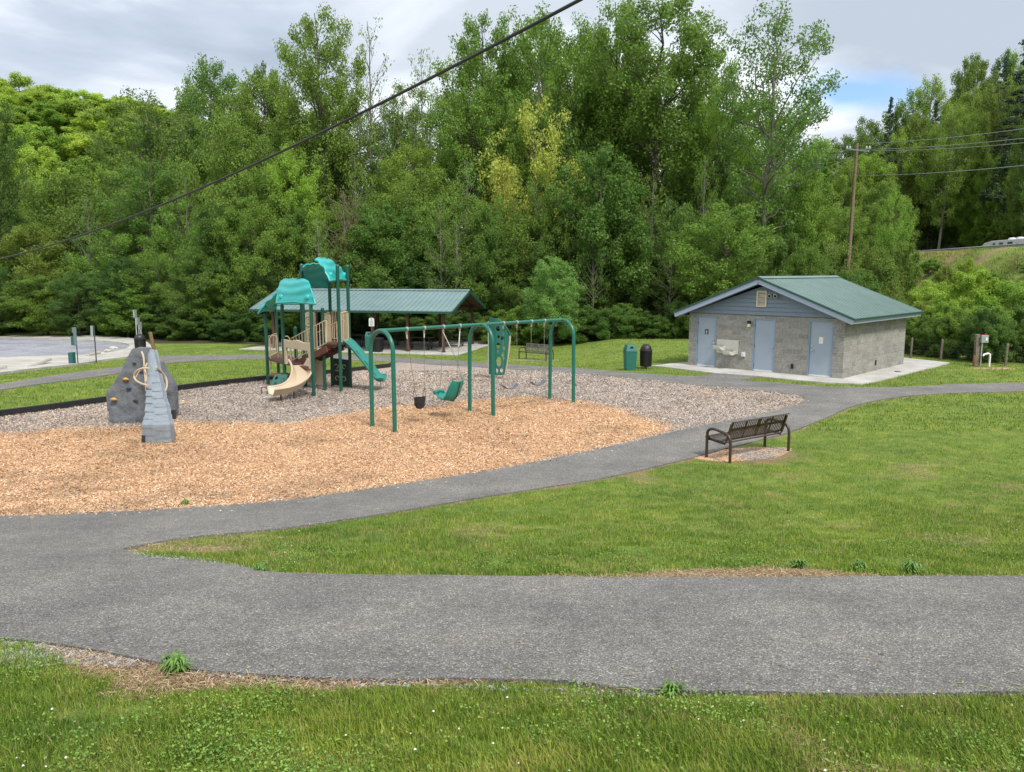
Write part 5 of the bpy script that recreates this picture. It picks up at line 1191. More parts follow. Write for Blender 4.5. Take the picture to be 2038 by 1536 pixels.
# ------------------------------------------------------------------ signs at the parking lot (seen from behind)
mat('sign_back',(.36,.42,.42),.45,.4); mat('sign_steel',(.10,.12,.115),.5,.4); mat('pole_galv',(.50,.52,.53),.4,.5); mat('waste_green',(.02,.10,.10),.5); mat('waste_grey',(.13,.17,.19),.5); mat('old_wood',(.16,.095,.055),.85,noise=.3,nscale=14,bump=.4); mat('dark_wood',(.17,.14,.11),.85,noise=.3,nscale=14,bump=.4)
q=G(155,727); t_=thing('pet_waste_station','green pet waste station with a grey sign, bag box and small bin on a post','waste station',(q.x,q.y,q.z)); Y=q.y
def wb(x0,x1,ya,yb,dep,name,m_,tt=None,Y=None,off=0):
    a=P(x0,ya,Y); b_=P(x1,yb,Y); mb=MB(); mb.box(((a.x+b_.x)/2,Y+off,(a.z+b_.z)/2),(abs(b_.x-a.x),dep,abs(a.z-b_.z))); return mb.build(name,m_,tt,bevel=.008)
wb(150.5,155,653,728,.06,'station_post','waste_green',t_,Y); wb(144,153.5,651,662,.02,'sign_plate','waste_grey',t_,Y,-.05); wb(147,155,662,688,.03,'sign_panel','waste_grey',t_,Y,-.055)
wb(141.5,150,670,687,.14,'bag_dispenser','waste_green',t_,Y,.02); wb(142.5,153,700,723,.28,'waste_bin','waste_green',t_,Y,-.20)
q=G(192,722); t_=thing('parking_sign','thin dark sign post with a narrow sign turned edge-on, right of the waste station','sign',(q.x,q.y,q.z)); Y=q.y
a=P(186.5,648,Y); mb=MB(); mb.bar((q.x,q.y,q.z-.1),a,.05,.04,(0,1,0)); mb.build('sign_post','sign_steel',t_)
mb=MB(); a0=P(184,671,Y); a1=P(184,648,Y); mb.bar((a0.x,a0.y-.05,a0.z),(a1.x-.02,a1.y-.05,a1.z),.16,.012,(.35,.9,0)); mb.build('sign_plate','sign_back',t_)
for i,(px0,py0,px1,py1,r,lb) in enumerate(((274,700,268.5,617,.035,'tallest thin white pole behind the trash can, with a narrow edge-on sign'),(278.5,700,275,632,.03,'middle grey sign pole of the three behind the trash can'),(282.5,700,279,641,.045,'shortest, thickest grey sign pole of the three behind the trash can'))):
    q=G(px0,692-i*2); t_=thing('sign_pole',lb,'sign pole',(q.x,q.y,q.z),0,'sign poles at the parking lot corner'); a=P(px1,py1,q.y); mb=MB(); mb.tube([(q.x,q.y,q.z-.1),(q.x+(a.x-q.x)*.7,a.y,a.z)],r,8); mb.build('pole','pole_galv',t_,smooth=True)
    mb=MB(); b_=Vector((q.x+(a.x-q.x)*.7,a.y,a.z)); mb.box((b_.x,b_.y-.03,b_.z-.22),(.07,.35,.45)); mb.build('sign_plate','pole_galv' if i==0 else 'sign_back',t_,bevel=.006)
q=G(309,706); a=P(299,661,q.y); tag(MB().tube([(q.x,q.y,q.z-.1),(a.x,a.y,a.z),(a.x,a.y,a.z+.02)],[.11,.10,.09],12).build('wooden_post','old_wood',smooth=True),'leaning brown wooden post on the grass right of the trash can','post')

# ------------------------------------------------------------------ fence and utility post at the right
fp=[(1700,708),(1812,713),(1872,717),(2001,728),(2130,736)]
fpw=[G(*q) for q in fp]; t_=thing('wire_fence','low wire fence on weathered wooden posts below the bushes at right','fence',fpw[2])
for q in fpw:
    mb=MB(); mb.tube([(q.x,q.y,q.z-.1),(q.x+.02,q.y,q.z+.95),(q.x+.02,q.y,q.z+.99)],[.055,.05,.03],8); mb.build('fence_post','dark_wood',t_,smooth=True)
mb=MB()
for i in range(len(fpw)-1):
    a,b_=fpw[i],fpw[i+1]
    for h in (.12,.26,.4,.55,.72,.88): mb.tube([a+Vector((0,-.05,h)),a.lerp(b_,.5)+Vector((0,-.05,h-.02)),b_+Vector((0,-.05,h))],.004,4)
    n=int((b_-a).length/.25)
    for k in range(1,n): c=a.lerp(b_,k/n); mb.tube([c+Vector((0,-.05,.12)),c+Vector((0,-.05,.88))],.003,4)
mb.build('wire_mesh','steel_dark',t_)
q=G(1942,728); Y=q.y; t_=thing('utility_post','thick wooden post with a grey electrical box, conduit and white pipe at right','utility post',q)
a=P(1945.5,665,Y); mb=MB(); mb.bar((q.x+.02,q.y,q.z-.1),(a.x,a.y,a.z),.17,.17,(0,1,0)); mb.build('wooden_post','dark_wood',t_,bevel=.01)
a=P(1955.5,674,Y); mb=MB(); mb.box((a.x,Y-.14,a.z),(.30,.13,.32)); bx_=mb.build('electrical_box','sign_back',t_,bevel=.01); mb=MB(); mb.box((a.x+.05,Y-.215,a.z+.0),(.08,.02,.14)); mb.build('box_cover','white_metal',bx_,bevel=.004)
mat('red_paint',(.26,.035,.025),.5)
mb=MB(); mb.box((a.x,Y-.12,a.z+.18),(.26,.05,.04)); mb.lathe((a.x+.05,Y-.12,a.z+.19),[(.03,0),(.04,.04),(.01,.06)],10); mb.build('red_lever','red_paint',t_)
mb=MB(); c0_=P(1952,682,Y); c1_=P(1948,727,Y); mb.tube([(c0_.x,Y-.13,c0_.z),(c0_.x-.02,Y-.13,c0_.z-.2),(c1_.x,Y-.12,q.z)],.03,8); mb.build('conduit','pole_galv',t_,smooth=True)
mat('pvc_white',(.78,.78,.75),.35)
mb=MB(); a=[P(1950,707,Y),P(1952,704,Y),P(1960,702,Y),P(1963.5,704,Y),P(1963.5,709,Y),P(1961.5,732,Y)]; mb.tube([(v_.x,Y-.25,v_.z) for v_ in a],.042,10); o=mb.build('white_pipe','pvc_white',t_,smooth=True)
q2=G(1941.5,729); mb=MB(); mb.tube([(q2.x-.05,q2.y,q2.z-.1),(q2.x-.05,q2.y,zat(1940,709,q2.y)),(q2.x-.05,q2.y,zat(1940,707.5,q2.y))],[.085,.085,.06],10); o=mb.build('stub_post','old_wood',None,smooth=True); tag(o,'short round wooden stub post standing against the tall utility post','post')
q=G(1975,733); drape('utility_mulch_patch',crom([(q.x+1.0*math.cos(2*PI*i/12)*(1 if i%2 else .85),q.y+.32*math.sin(2*PI*i/12)) for i in range(12)],step=.3),.01,'mulch',.02,.4,{'fresh':lambda x,y:np.full(len(x),.55)})

# ------------------------------------------------------------------ road, guard rail, camper, power pole, wires
mat('rail_steel',(.26,.28,.30),.5,.0); mat('rail_post',(.035,.035,.035),.8); mat('wire_dark',(.03,.03,.032),.6); mat('wire_pale',(.36,.40,.38),.5,.3); mat('pole_wood',(.20,.145,.095),.85,noise=.25,nscale=6); mat('insulator',(.5,.53,.56),.3)
ry=np.arange(30,112,4.); road=[(XR(y_)+1.0,y_) for y_ in ry]+[(XR(y_)+8.5,y_) for y_ in ry[::-1]]
drape('road',road,.03,'asphalt',.1,4)
GRt=thing('guard_rail','grey steel guard rail with dark posts along the road on the embankment','guard rail',(XR(90),90,t1(XR(90),90)))
ys_=np.arange(58,110,1.9); mb=MB()
def rt_(y_,dz,dx=0): return Vector((XR(y_)+dx,y_,t1(XR(y_)+1,y_)+dz))
for i in range(len(ys_)-1):
    a,b_=ys_[i],ys_[i+1]
    g=[[rt_(v_,z_,dx) for v_ in (a,b_)] for z_,dx in ((.42,-.02),(.48,-.09),(.54,-.02),(.58,-.02),(.64,-.09),(.70,-.02))]; mb.sheet(g,.012)
mb.build('rail_beam','rail_steel',GRt)
for y_ in ys_:
    mb=MB(); mb.box(rt_(y_,.34,.08),(.14,.18,.80)); mb.build('rail_post','rail_post',GRt)
# camper trailer parked on the road
cy_=90; ccx=XR(cy_)+5.0; zc_=t1(ccx,cy_)+.03
mat('camper_white',(.62,.63,.64),.4); mat('camper_dark',(.06,.07,.08),.3); mat('tyre',(.02,.02,.02),.8)
CR=thing('camper','pale camper with roof vents passing behind the guard rail at far right','camper',(ccx,cy_,zc_),PI/2-.148)
hh=zat(2000,477,cy_)-zc_
hh=max(1.3,hh)
mb=MB(); pr=[(-5.2,.45),(5.6,.45),(6.2,.7),(6.0,hh*.66),(5.2,hh*.88),(3.4,hh),(-5.0,hh),(-5.2,hh-.2)]; mb.prism(pr,(0,0,0),(1,0,0),(0,0,1),2.1); mb.build('body','camper_white',CR,world=False,bevel=.06)
for x_ in (.6,-1.3): mb=MB(); mb.lathe((x_,0,hh),[(.42,0),(.42,.08),(.36,.22),(.2,.27)],16); mb.build('roof_vent','camper_white',CR,world=False,smooth=True)
for s in (1,-1):
    for x_,w_ in ((2.55,.6),(.8,1.0),(-1.4,1.2)): mb=MB(); mb.box((x_,s*1.055,hh*.7),(w_,.02,hh*.24)); mb.build('window','camper_dark',CR,world=False,bevel=.005)
    for x_ in (2.1,-2.1): mb=MB(); mb.lathe((x_,s*1.0,.36),[(.2,-.1),(.36,-.1),(.36,.1),(.2,.1)],20,Matrix.Rotation(PI/2,3,'X')); mb.build('wheel','tyre',CR,world=False,smooth=True)
# pole
PY=80; pt=P(1706,285,PY); pbm=P(1690,505,PY); gz=t1(pbm.x,PY)
PT=thing('power_pole','leaning brown wooden utility pole with a crossarm above the bushes at right','power pole',(pbm.x,PY,gz))
dirp=(pt-pbm); mb=MB(); base=pbm-dirp*.35; mb.tube([base,pbm,pt],[.20,.19,.13],12); mb.build('pole','pole_wood',PT,smooth=True)
ca=P(1681,299,PY); cbb=P(1731,301,PY-1.5); mb=MB(); mb.bar(P(1684,297,PY+.5)+Vector((0,-.2,0)),P(1727,301,PY-1.5)+Vector((0,-.2,0)),.1,.13); mb.build('crossarm','insulator',PT)
for px in (1684,1690,1723,1729):
    q=P(px,295,PY-.5); mb=MB(); mb.lathe(q+Vector((0,-.2,-.1)),[(.05,0),(.13,.05),(.06,.1),(.12,.15),(.05,.22),(.03,.3)],10); mb.build('insulator','insulator',PT,smooth=True)
def wire(a,b,sag,r,m_,label,name='power_line',n=30,grp=None):
    a=Vector(a); b=Vector(b); mb=MB(); mb.tube([a.lerp(b,i/n)-Vector((0,0,sag*4*(i/n)*(1-i/n))) for i in range(n+1)],r,6); return tag(mb.build(name,m_,smooth=True),label,'power line',grp)
def ext(px,py,Y0,px2,py2,Y1,k): # through two photo points, extended
    a=P(px,py,Y0); b=P(px2,py2,Y1); return a,a+(b-a)*k
g1='wires running right from the power pole'
a,b_=ext(1719,285,PY-1,2038,249,56,1.35); wire(a,b_,.3,.022,'wire_pale','topmost pale wire running right from the power pole',grp=g1)
a,b_=ext(1712,297,PY-.5,2038,268,56,1.35); wire(a,b_,.3,.022,'wire_pale','upper middle wire of the close pair right of the power pole',grp=g1)
a,b_=ext(1733,299,PY-1.2,2038,277,56,1.35); wire(a,b_,.3,.022,'wire_pale','lower wire of the close pair right of the power pole',grp=g1)
a,b_=ext(1706,349,PY,2038,322,56,1.35); wire(a,b_,.3,.026,'wire_pale','lowest pale wire right of the power pole, well below the others',grp=g1)
wire(P(1688,296,PY),P(1560,335,120),.5,.02,'wire_pale','thin wire leaving the crossarm to the left behind the tall tree')
wire(P(1702,308,PY),P(1560,352,120),.5,.02,'wire_pale','second thin wire leaving the power pole to the left, just below the crossarm')
wire(P(1701,308,PY),P(1668,440,PY+3),.0,.02,'wire_pale','slack guy wire slanting down left of the power pole','guy_wire')
# heavy cable overhead: sags across the whole picture
qa=P(0,515,17.5); qb=P(1153,0,7.2); dd=(qb-qa)
a=qa-dd*1.0; b_=qb+dd*.9
def par(s): # s=0 at qa, 1 at qb
    p_=qa+dd*s; p_.z-= .62*4*(.25-(s-.5)**2)*.42; return p_
mb=MB(); mb.tube([par(-1.2+3.2*i/80) for i in range(81)],.0165,8)
k2=MB(); tag(mb.build('overhead_cable','wire_dark',smooth=True),'thick black overhead cable crossing the upper left of the view','cable')
# ------------------------------------------------------------------ trees
def tube_np(segs,n=5):
    """segs: list of (p0,p1,r0,r1) -> V,F"""
    V=[];F_=[];o=0
    for p0,p1,r0,r1 in segs:
        d=p1-p0; L=np.linalg.norm(d); 
        if L<1e-6: continue
        d=d/L; ref=np.array([0,0,1.]) if abs(d[2])<.9 else np.array([1.,0,0]); x=np.cross(d,ref); x/=np.linalg.norm(x); y=np.cross(d,x)
        a=np.arange(n)*2*PI/n; c=np.cos(a)[:,None]*x+np.sin(a)[:,None]*y
        V.append(p0+c*r0); V.append(p1+c*r1); k=np.arange(n); l=(k+1)%n; F_.append(np.stack([k,l,l+n,k+n],1)+o); o+=2*n
    return np.concatenate(V),np.concatenate(F_)
def profile(kind,t):
    if kind=='tall': return np.interp(t,[0,.15,.4,.7,.9,1],[.35,.65,1,.92,.66,.30])
    if kind=='broad': return np.interp(t,[0,.2,.5,.8,1],[.7,1,1,.75,.25])
    if kind=='shrub': return np.interp(t,[0,.25,.6,.85,1],[.85,1,.9,.6,.25])
    if kind=='cone': return np.interp(t,[0,.1,1],[.75,1,.05])
    if kind=='sparse': return np.interp(t,[0,.3,.7,1],[.5,1,.8,.3])
    return 1.0
def make_tree(seed,kind,H,Rr,h0,nl,ncl,nleaf,ls,crs=.55,flat=.55,elev=(.5,1.1)):
    """returns trunk mesh and crown mesh, height H, crown radius Rr, crown starting at h0*H"""
    rg=np.random.default_rng(seed); segs=[]; cl=[]
    lean=rg.normal(0,.02,2); nT=14
    tp=[np.array([0,0,-.4])]
    for i in range(1,nT+1):
        z=H*i/nT*.97; tp.append(np.array([lean[0]*z+rg.normal(0,.008)*H*(i/nT),lean[1]*z+rg.normal(0,.008)*H*(i/nT),z]))
    r0=.012*H+.04
    if kind=='shrub': r0=.03
    rad=lambda i:r0*(1-.9*i/nT)+.008
    for i in range(nT): segs.append((tp[i],tp[i+1],rad(i)*(1.25 if i==0 else 1),rad(i+1)))
    ga=rg.uniform(0,6)
    for k in range(nl):
        t=(k+.5)/nl; t=t**.9; h=h0*H+(H*.97-h0*H)*t; fi=h/(H*.97)*nT; i=min(int(fi),nT-1); p=tp[i]+(tp[i+1]-tp[i])*(fi-i)
        ga+=2.4+rg.normal(0,.35); Rk=Rr*profile(kind,t)*rg.uniform(.72,1.12)
        if kind=='cone': el=rg.uniform(-.25,.0)
        else: el=rg.uniform(*elev)*(.6+.55*t)
        drop=.25*Rk if kind in('broad','tall') else 0
        d=np.array([math.cos(ga),math.sin(ga),0]); q=p.copy()-np.array([0,0,(math.tan(min(el,1.2))*Rk*.55 if kind!='cone' else 0)*(.8)]); 
        if q[2]<h0*H*.6: q[2]=max(q[2],h0*H*.5)
        fi2=min(max(q[2]/(H*.97)*nT,0),nT-.01); i2=int(fi2); q=tp[i2]+(tp[i2+1]-tp[i2])*(fi2-i2)
        m=5; pts=[q]; 
        for j in range(1,m+1):
            s=j/m; tgt=q+d*Rk*s+np.array([0,0,(p[2]-q[2]+(0 if kind!='cone' else el*Rk))*s**.8+ (.12*Rk*s*s if kind!='cone' else 0)]); pts.append(tgt+rg.normal(0,.035*Rk,3))
        lr=rad(i2)*.45*(Rk/Rr)**.5+.01
        for j in range(m): segs.append((pts[j],pts[j+1],lr*(1-j/m*.85),lr*(1-(j+1)/m*.85)))
        nb=max(2,int(round(ncl*(Rk/Rr)**1.1)))
        for b in range(nb):
            s=rg.uniform(.28,1)**.75; fj=s*m; j=min(int(fj),m-1); a=pts[j]+(pts[j+1]-pts[j])*(fj-j)
            off=rg.normal(0,1,3); off[2]*=.55; off=off/np.linalg.norm(off)*rg.uniform(.12,.34)*Rk*(1.1-.5*s); c=a+off+np.array([0,0,.05*Rk])
            if c[2]<.12: c[2]=.12+rg.random()*.3
            if rg.random()<.6: segs.append((a,c,lr*.28,lr*.1))
            cl.append((c,crs*Rr*rg.uniform(.16,.34)*(1 if kind!='cone' else .8)))
    cl=cl; N_=len(cl); C=np.array([c for c,_ in cl]); S=np.array([s for _,s in cl])
    cnt=np.maximum(6,(nleaf*(S/S.mean())**2).astype(int)); tot=cnt.sum(); ii=np.repeat(np.arange(N_),cnt)
    v=rg.normal(0,1,(tot,3)); v/=np.linalg.norm(v,axis=1)[:,None]; rr_=rg.random(tot)**.45
    v=v*rr_[:,None]; v[:,2]*=flat; ce=C[ii]+v*S[ii][:,None]*1.25
    # small leaves: outward and upward facing, drooping
    nrm=v+rg.normal(0,.55,(tot,3)); nrm[:,2]+=.55; nrm/=np.linalg.norm(nrm,axis=1)[:,None]
    rd=rg.normal(0,1,(tot,3)); u=np.cross(nrm,rd); u/=np.linalg.norm(u,axis=1)[:,None]; w_=np.cross(nrm,u)
    L=ls*rg.uniform(.7,1.35,tot)[:,None]; W_=L*rg.uniform(.5,.8,(tot,1))
    V=np.stack([ce-u*L*.5,ce+w_*W_*.5-u*L*.05,ce+u*L*.5,ce-w_*W_*.5-u*L*.05],1).reshape(-1,3)
    rn=np.clip(rg.random(tot)*.6+.4*np.repeat(rg.random(N_),cnt),0,1)
    TV,TF=tube_np(segs,6)
    tm=npmesh('trunk',TV,TF,'pale_bark' if kind=='sparse' or seed in(13,22) else 'bark',smooth=True); cm=npmesh('crown',V,np.arange(4*tot).reshape(-1,4),'needles' if kind=='cone' else 'leaves',{'rnd':('FLOAT',np.repeat(rn,4))})
    print('tree',kind,tot); return tm,cm,H,Rr
PROTO={
 'tall':[make_tree(11,'tall',20,4.6,.24,50,19,52,.185,.46,.8,(.8,1.25)),make_tree(12,'tall',20,4.4,.28,46,19,50,.185,.46,.8,(.8,1.25)),make_tree(13,'tall',20,4.8,.2,52,17,50,.19,.46,.85,(.75,1.2))],
 'airy':[make_tree(21,'tall',20,4.6,.26,44,15,40,.175,.42,.75,(.75,1.2)),make_tree(22,'tall',20,4.8,.28,42,15,40,.175,.42,.75,(.75,1.2))],
 'broad':[make_tree(31,'broad',14,5.2,.10,40,24,58,.185,.40,.72,(.5,1.15)),make_tree(32,'broad',14,5.4,.08,40,24,58,.185,.42,.62,(.4,1.0)),make_tree(33,'broad',14,5.0,.12,38,24,54,.19,.40,.8,(.6,1.2)),make_tree(34,'broad',14,5.2,.14,30,20,44,.19,.40,.75,(.6,1.2))],
 'sparse':[make_tree(41,'sparse',17,4.2,.22,38,9,16,.16,.45,.7,(.85,1.3)),make_tree(42,'sparse',15,4.2,.18,38,9,22,.16,.45,.7,(.85,1.3))],
 'shrub':[make_tree(51,'shrub',4,2.2,.03,28,22,80,.095,.46,.75,(.3,1.1)),make_tree(52,'shrub',4,2.3,.02,28,22,80,.095,.46,.75,(.3,1.1)),make_tree(53,'shrub',4,2.1,.03,26,22,76,.10,.46,.7,(.3,1.1))],
 'twiggy':[make_tree(61,'shrub',4.5,2.4,.03,34,14,14,.09,.5,.7,(.5,1.2))],
 'cone':[make_tree(71,'cone',22,4.6,.10,90,12,40,.20,.42,.35)],
 'far':[make_tree(81,'broad',14,5.4,.04,24,20,90,.34,.62,.85,(.5,1.1)),make_tree(82,'broad',15,5.0,.04,24,20,90,.34,.62,.85,(.5,1.1))],
}
COL={'mid':(.185,.30,.05),'deep':(.13,.23,.044),'dark':(.085,.165,.036),'light':(.25,.39,.06),'lime':(.31,.45,.06),'yellow':(.50,.55,.11),'olive':(.19,.275,.05),'pale':(.22,.37,.09),'blue':(.09,.19,.065),'rust':(.20,.15,.07),'sun':(.42,.55,.08),'conif':(.035,.075,.034)}  # 'sun' is leaf colour brightened to stand for sunlight on the left hill
TCOUNT={}
def plant(kind,px,ytop,Y,hw,colr,label,name=None,cat='tree',grp=None,var=None,base=None,bark=None):
    if base is None: X=(px-1019)/F*(Y*math.cos(PITCH)+ (CH-0)*math.sin(PITCH)); gz=t1(X,Y)
    else: X,Y,gz=base
    if X==X and base is None: 
        ztop=P(px,ytop,Y).z; H=max(1.2,ztop-gz)
    else: H=ytop
    pr=PROTO[kind]; k=TCOUNT.get(kind,0); TCOUNT[kind]=k+1; tm,cm,H0,R0=pr[(k if var is None else var)%len(pr)]
    Rw=hw*Y/F if base is None else hw
    sz=H/H0; sxy=Rw/R0/1.15
    rz=rng.uniform(0,2*PI)
    root=bpy.data.objects.new(name or ('shrub' if kind in('shrub','twiggy') else ('pine_tree' if kind=='cone' else 'tree')),None); col.objects.link(root)
    root.location=(X,Y,gz); root.rotation_euler=(0,0,rz); root.scale=(sxy,sxy,sz); FR[root]=None
    tag(root,label,cat,grp)
    tr_=bpy.data.objects.new('trunk',tm); cr=bpy.data.objects.new('crown',cm)
    for o in (tr_,cr): o.parent=root; col.objects.link(o)
    c=COL[colr] if isinstance(colr,str) else colr; jb=rng.uniform(.85,1.15); jh=rng.uniform(-.06,.05); cr.color=(c[0]*jb*(1+jh*1.5),c[1]*jb,c[2]*jb,1)
    return root
def region_(px):
    return ('behind the parking lot' if px<420 else 'behind the play tower' if px<700 else 'behind the picnic pavilion' if px<960 else 'behind the swings' if px<1200 else 'behind the restroom building')
# --- individually recognisable trees: (kind, px, top y, distance, half width px, colour, label)
NT=[
('tall',655,8,72,80,'mid','tallest full green tree left of the bare-topped one, above the playground tower'),
('sparse',742,22,74,70,'pale','tall thin tree with a nearly bare crown against the sky, left of centre'),
('sparse',845,80,76,62,'pale','second thin open tree, right of the nearly bare one'),
('airy',800,150,78,70,'olive','olive open tree between the two thin bare-topped trees'),
('tall',965,14,74,72,'mid','tall green tree just right of the overhead cable, left of the centre pair'),
('tall',1085,0,72,88,'mid','tall green tree right of the overhead cable at the top of the picture'),
('tall',1300,-30,70,120,'mid','very tall green tree cut by the top of the photo, left of the open one'),
('tall',1215,-15,74,80,'mid','tall green tree at the top centre right, behind the very tall one'),
('airy',1505,-8,62,125,(.16,.27,.055),'tall open tree with dark limbs standing above the restroom roof'),
('airy',1420,150,66,80,'light','light green open tree left of the tall open one'),
('broad',1060,185,66,84,'yellow','bright yellow-green tree in front of the dark woods at centre'),
('broad',1000,310,63,40,'yellow','smaller yellow-green tree just below the bright yellow one'),
('broad',1592,325,64,66,'light','light green tree right of the tall open tree, left of the power pole'),
('broad',1766,372,66,42,'light','round bright green tree right of the power pole'),
('broad',1100,505,52,68,'pale','small pale green tree at the lawn edge behind the swings'),
('broad',1440,400,54,120,'mid','broad mid green tree directly behind the left end of the restroom roof'),
('broad',1195,285,60,120,'deep','broad deep green tree right of the yellow one'),
('tall',425,98,82,62,'deep','dark pointed tree rising above the others at left'),
('tall',540,128,80,70,'mid','mid green tree left of the tallest full one'),
('broad',470,200,68,95,'mid','rounded mid green tree in front of the dark pointed one'),
('airy',300,168,76,125,'olive','wide dark open-limbed tree at left in front of the sunlit hill'),
('tall',12,185,74,52,'deep','tall dim tree at the left edge of the photo'),
('broad',150,335,72,105,'olive','olive spreading tree with level branches at far left'),
('broad',590,290,64,70,'lime','lime green tree left of the tall thin trunks'),
('broad',510,330,62,105,'mid','broad green tree above the left canopy of the play tower'),
('sparse',690,370,60,70,'rust','brownish nearly leafless tree behind the play tower'),
('sparse',905,430,58,85,'olive','thin forked tree with bare branches behind the pavilion roof'),
('twiggy',440,525,60,62,'rust','rust brown leafing shrub left of the play tower'),
('broad',240,455,66,90,'mid','green tree with low limbs behind the parking lot signs'),
('broad',70,440,68,90,'olive','yellowish green low tree at the back left of the parking lot'),
('broad',850,330,64,120,'mid','full green tree behind the pavilion, left of the yellow one'),
('broad',760,400,60,90,'deep','deep green tree right behind the top of the play tower'),
]
for a in NT: plant(a[0],a[1],a[2],a[3],a[4]*(1.3 if a[0]=='tall' else 1.12)*(1.25 if a[5]=='yellow' else 1),a[5],a[6],var=3 if a[5]=='yellow' else None)
plant('broad',1065,340,60,75,'mid','rounded mid green tree in front of the foot of the bright yellow-green tree')
plant('broad',970,400,59,65,'deep','deep green tree below the small yellow one, behind the right end of the pavilion')
for k,(px,yt,Y,hw,c) in enumerate(((715,300,62,48,'olive'),(880,380,58,55,'mid'),(935,300,61,50,'pale'),(1180,420,57,45,'mid'),(1290,330,60,50,'light'),(1390,300,60,48,'mid'),(380,330,63,50,'olive'),(190,380,67,50,'pale'),(1330,470,56,45,'olive'),(640,430,58,42,'pale'))):
    plant('sparse',px,yt,Y,hw,c,'thin pale-trunked tree at the edge of woods %s'%region_(px),grp='thin pale-trunked trees at the front of the woods')
# --- woods behind: ranks of trees by region, labelled by region
def region(px):
    return ('behind the parking lot' if px<420 else 'behind the play tower' if px<700 else 'behind the picnic pavilion' if px<960 else 'behind the swings' if px<1200 else 'behind the restroom building' if px<1560 else 'near the power pole')
rs=np.random.default_rng(5)
def rank(xs,topf,Yr,kinds,cols,hwr,word):
    for x_ in xs:
        kd=kinds[rs.integers(len(kinds))]; c=cols[rs.integers(len(cols))]; Y=rs.uniform(*Yr); hw=rs.uniform(*hwr); yt=topf(x_)+rs.uniform(-25,45); px=x_+rs.uniform(-18,18)
        plant(kd,px,yt,Y,hw,c,'%s tree in the woods %s'%(word,region(px)),grp='%s trees of the woods %s'%(word,region(px)))
def sky(x): return np.interp(x,[-100,100,260,300,420,560,655,720,860,920,960,1100,1200,1300,1400,1450,1500,1560,1600,1660,1750],[360,360,330,200,120,105,70,150,150,50,30,20,5,10,60,150,150,230,280,290,290])
rank(np.arange(-60,1590,66),lambda x:sky(x)+30,(78,90),['airy','tall','broad','airy'],['mid','mid','deep','light'],(80,110),'tall background')
rank(np.arange(-40,1570,88),lambda x:sky(x)+130,(68,76),['broad','tall'],['mid','mid','deep','light'],(70,100),'middle green')
rank(np.arange(-60,1560,82),lambda x:max(sky(x)+220,400),(58,64),['broad','broad'],['deep','mid','deep','mid'],(72,105),'lower green')
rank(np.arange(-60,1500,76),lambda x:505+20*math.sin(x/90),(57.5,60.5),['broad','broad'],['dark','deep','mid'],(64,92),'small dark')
for px,yt,Y,hw in ((1312,400,66,85),(1240,430,67,80),(1385,430,66,80),(1130,440,67,80)):
    plant('broad',px,yt,Y,hw,'deep','low deep green tree deep in the woods %s'%region(px),grp='low deep green trees deep in the woods',var=0)
# treeline shrubs at the lawn edge
for x_ in np.arange(200,1560,46):
    if 1360<x_<1380: continue
    px=x_+rs.uniform(-15,15); Yb=(56+rs.uniform(-.4,1.2)) if 440<px<985 else 53+rs.uniform(-.4,1.6); 
    if px<380: Yb=57+ (380-px)*.02
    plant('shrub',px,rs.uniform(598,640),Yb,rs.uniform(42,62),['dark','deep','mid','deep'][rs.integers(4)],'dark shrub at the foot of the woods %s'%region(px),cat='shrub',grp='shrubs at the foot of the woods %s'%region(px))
for x_ in np.arange(-60,230,44):
    plant('shrub',x_+rs.uniform(-10,10),rs.uniform(600,630),66,rs.uniform(45,60),['deep','mid','light'][rs.integers(3)],'leafy shrub at the back rim of the parking lot',cat='shrub',grp='shrubs at the back rim of the parking lot')
plant('shrub',25,618,64,50,'light','bright green bush at the far left edge of the parking lot',cat='shrub')
# right side: bushes on and below the embankment
RB=[(1650,470,54,75,'olive','twiggy'),(1600,490,50,60,'mid','shrub'),(1560,470,52,60,'deep','shrub'),(1735,495,56,60,'olive','shrub'),(1790,485,60,50,'mid','shrub'),(1850,560,47,60,'lime','shrub'),(1925,540,45,80,'lime','shrub'),(2010,560,44,75,'light','shrub'),(2080,545,44,80,'mid','shrub'),(1880,600,42,60,'light','shrub'),(1960,610,41,65,'mid','shrub'),(2040,600,41.5,60,'deep','shrub'),(1830,600,43,45,'olive','shrub'),(1770,560,48,60,'olive','twiggy'),(1690,540,48,70,'deep','shrub'),(1915,515,52,45,'lime','shrub'),(1745,520,52,60,'olive','shrub'),(1640,540,47,60,'deep','shrub'),(1580,560,46,55,'deep','shrub')]
wd=['','first','second','third','fourth','fifth','sixth','seventh','eighth','ninth','tenth','eleventh','twelfth','thirteenth','fourteenth','fifteenth','sixteenth','seventeenth','eighteenth','nineteenth']
order=sorted(range(len(RB)),key=lambda i:RB[i][0])
cn={'olive':'olive','mid':'mid green','deep':'deep green','lime':'lime green','light':'light green'}
for n_,i in enumerate(order):
    px,yt,Y,hw,c,kd=RB[i]; plant(kd,px,yt,Y,hw,c,'%s bush, %s from the left of those beyond the restroom roof'%(cn[c],wd[n_+1]),cat='bush',name='bush',grp='bushes below the road embankment')
fy=[(fpw[i].x,fpw[i].y) for i in range(len(fpw))]
for k,px in enumerate(range(1790,2120,27)):
    Yq=float(np.interp((px-1019)/F*39,[q[0] for q in fy],[q[1] for q in fy]))+2.4+rs.uniform(0,.8)
    plant('shrub',px+rs.uniform(-8,8),rs.uniform(612,645),Yq,rs.uniform(34,46),['deep','dark','mid','deep'][rs.integers(4)],'dark shrub right behind the wire fence',cat='shrub',grp='shrubs right behind the wire fence')
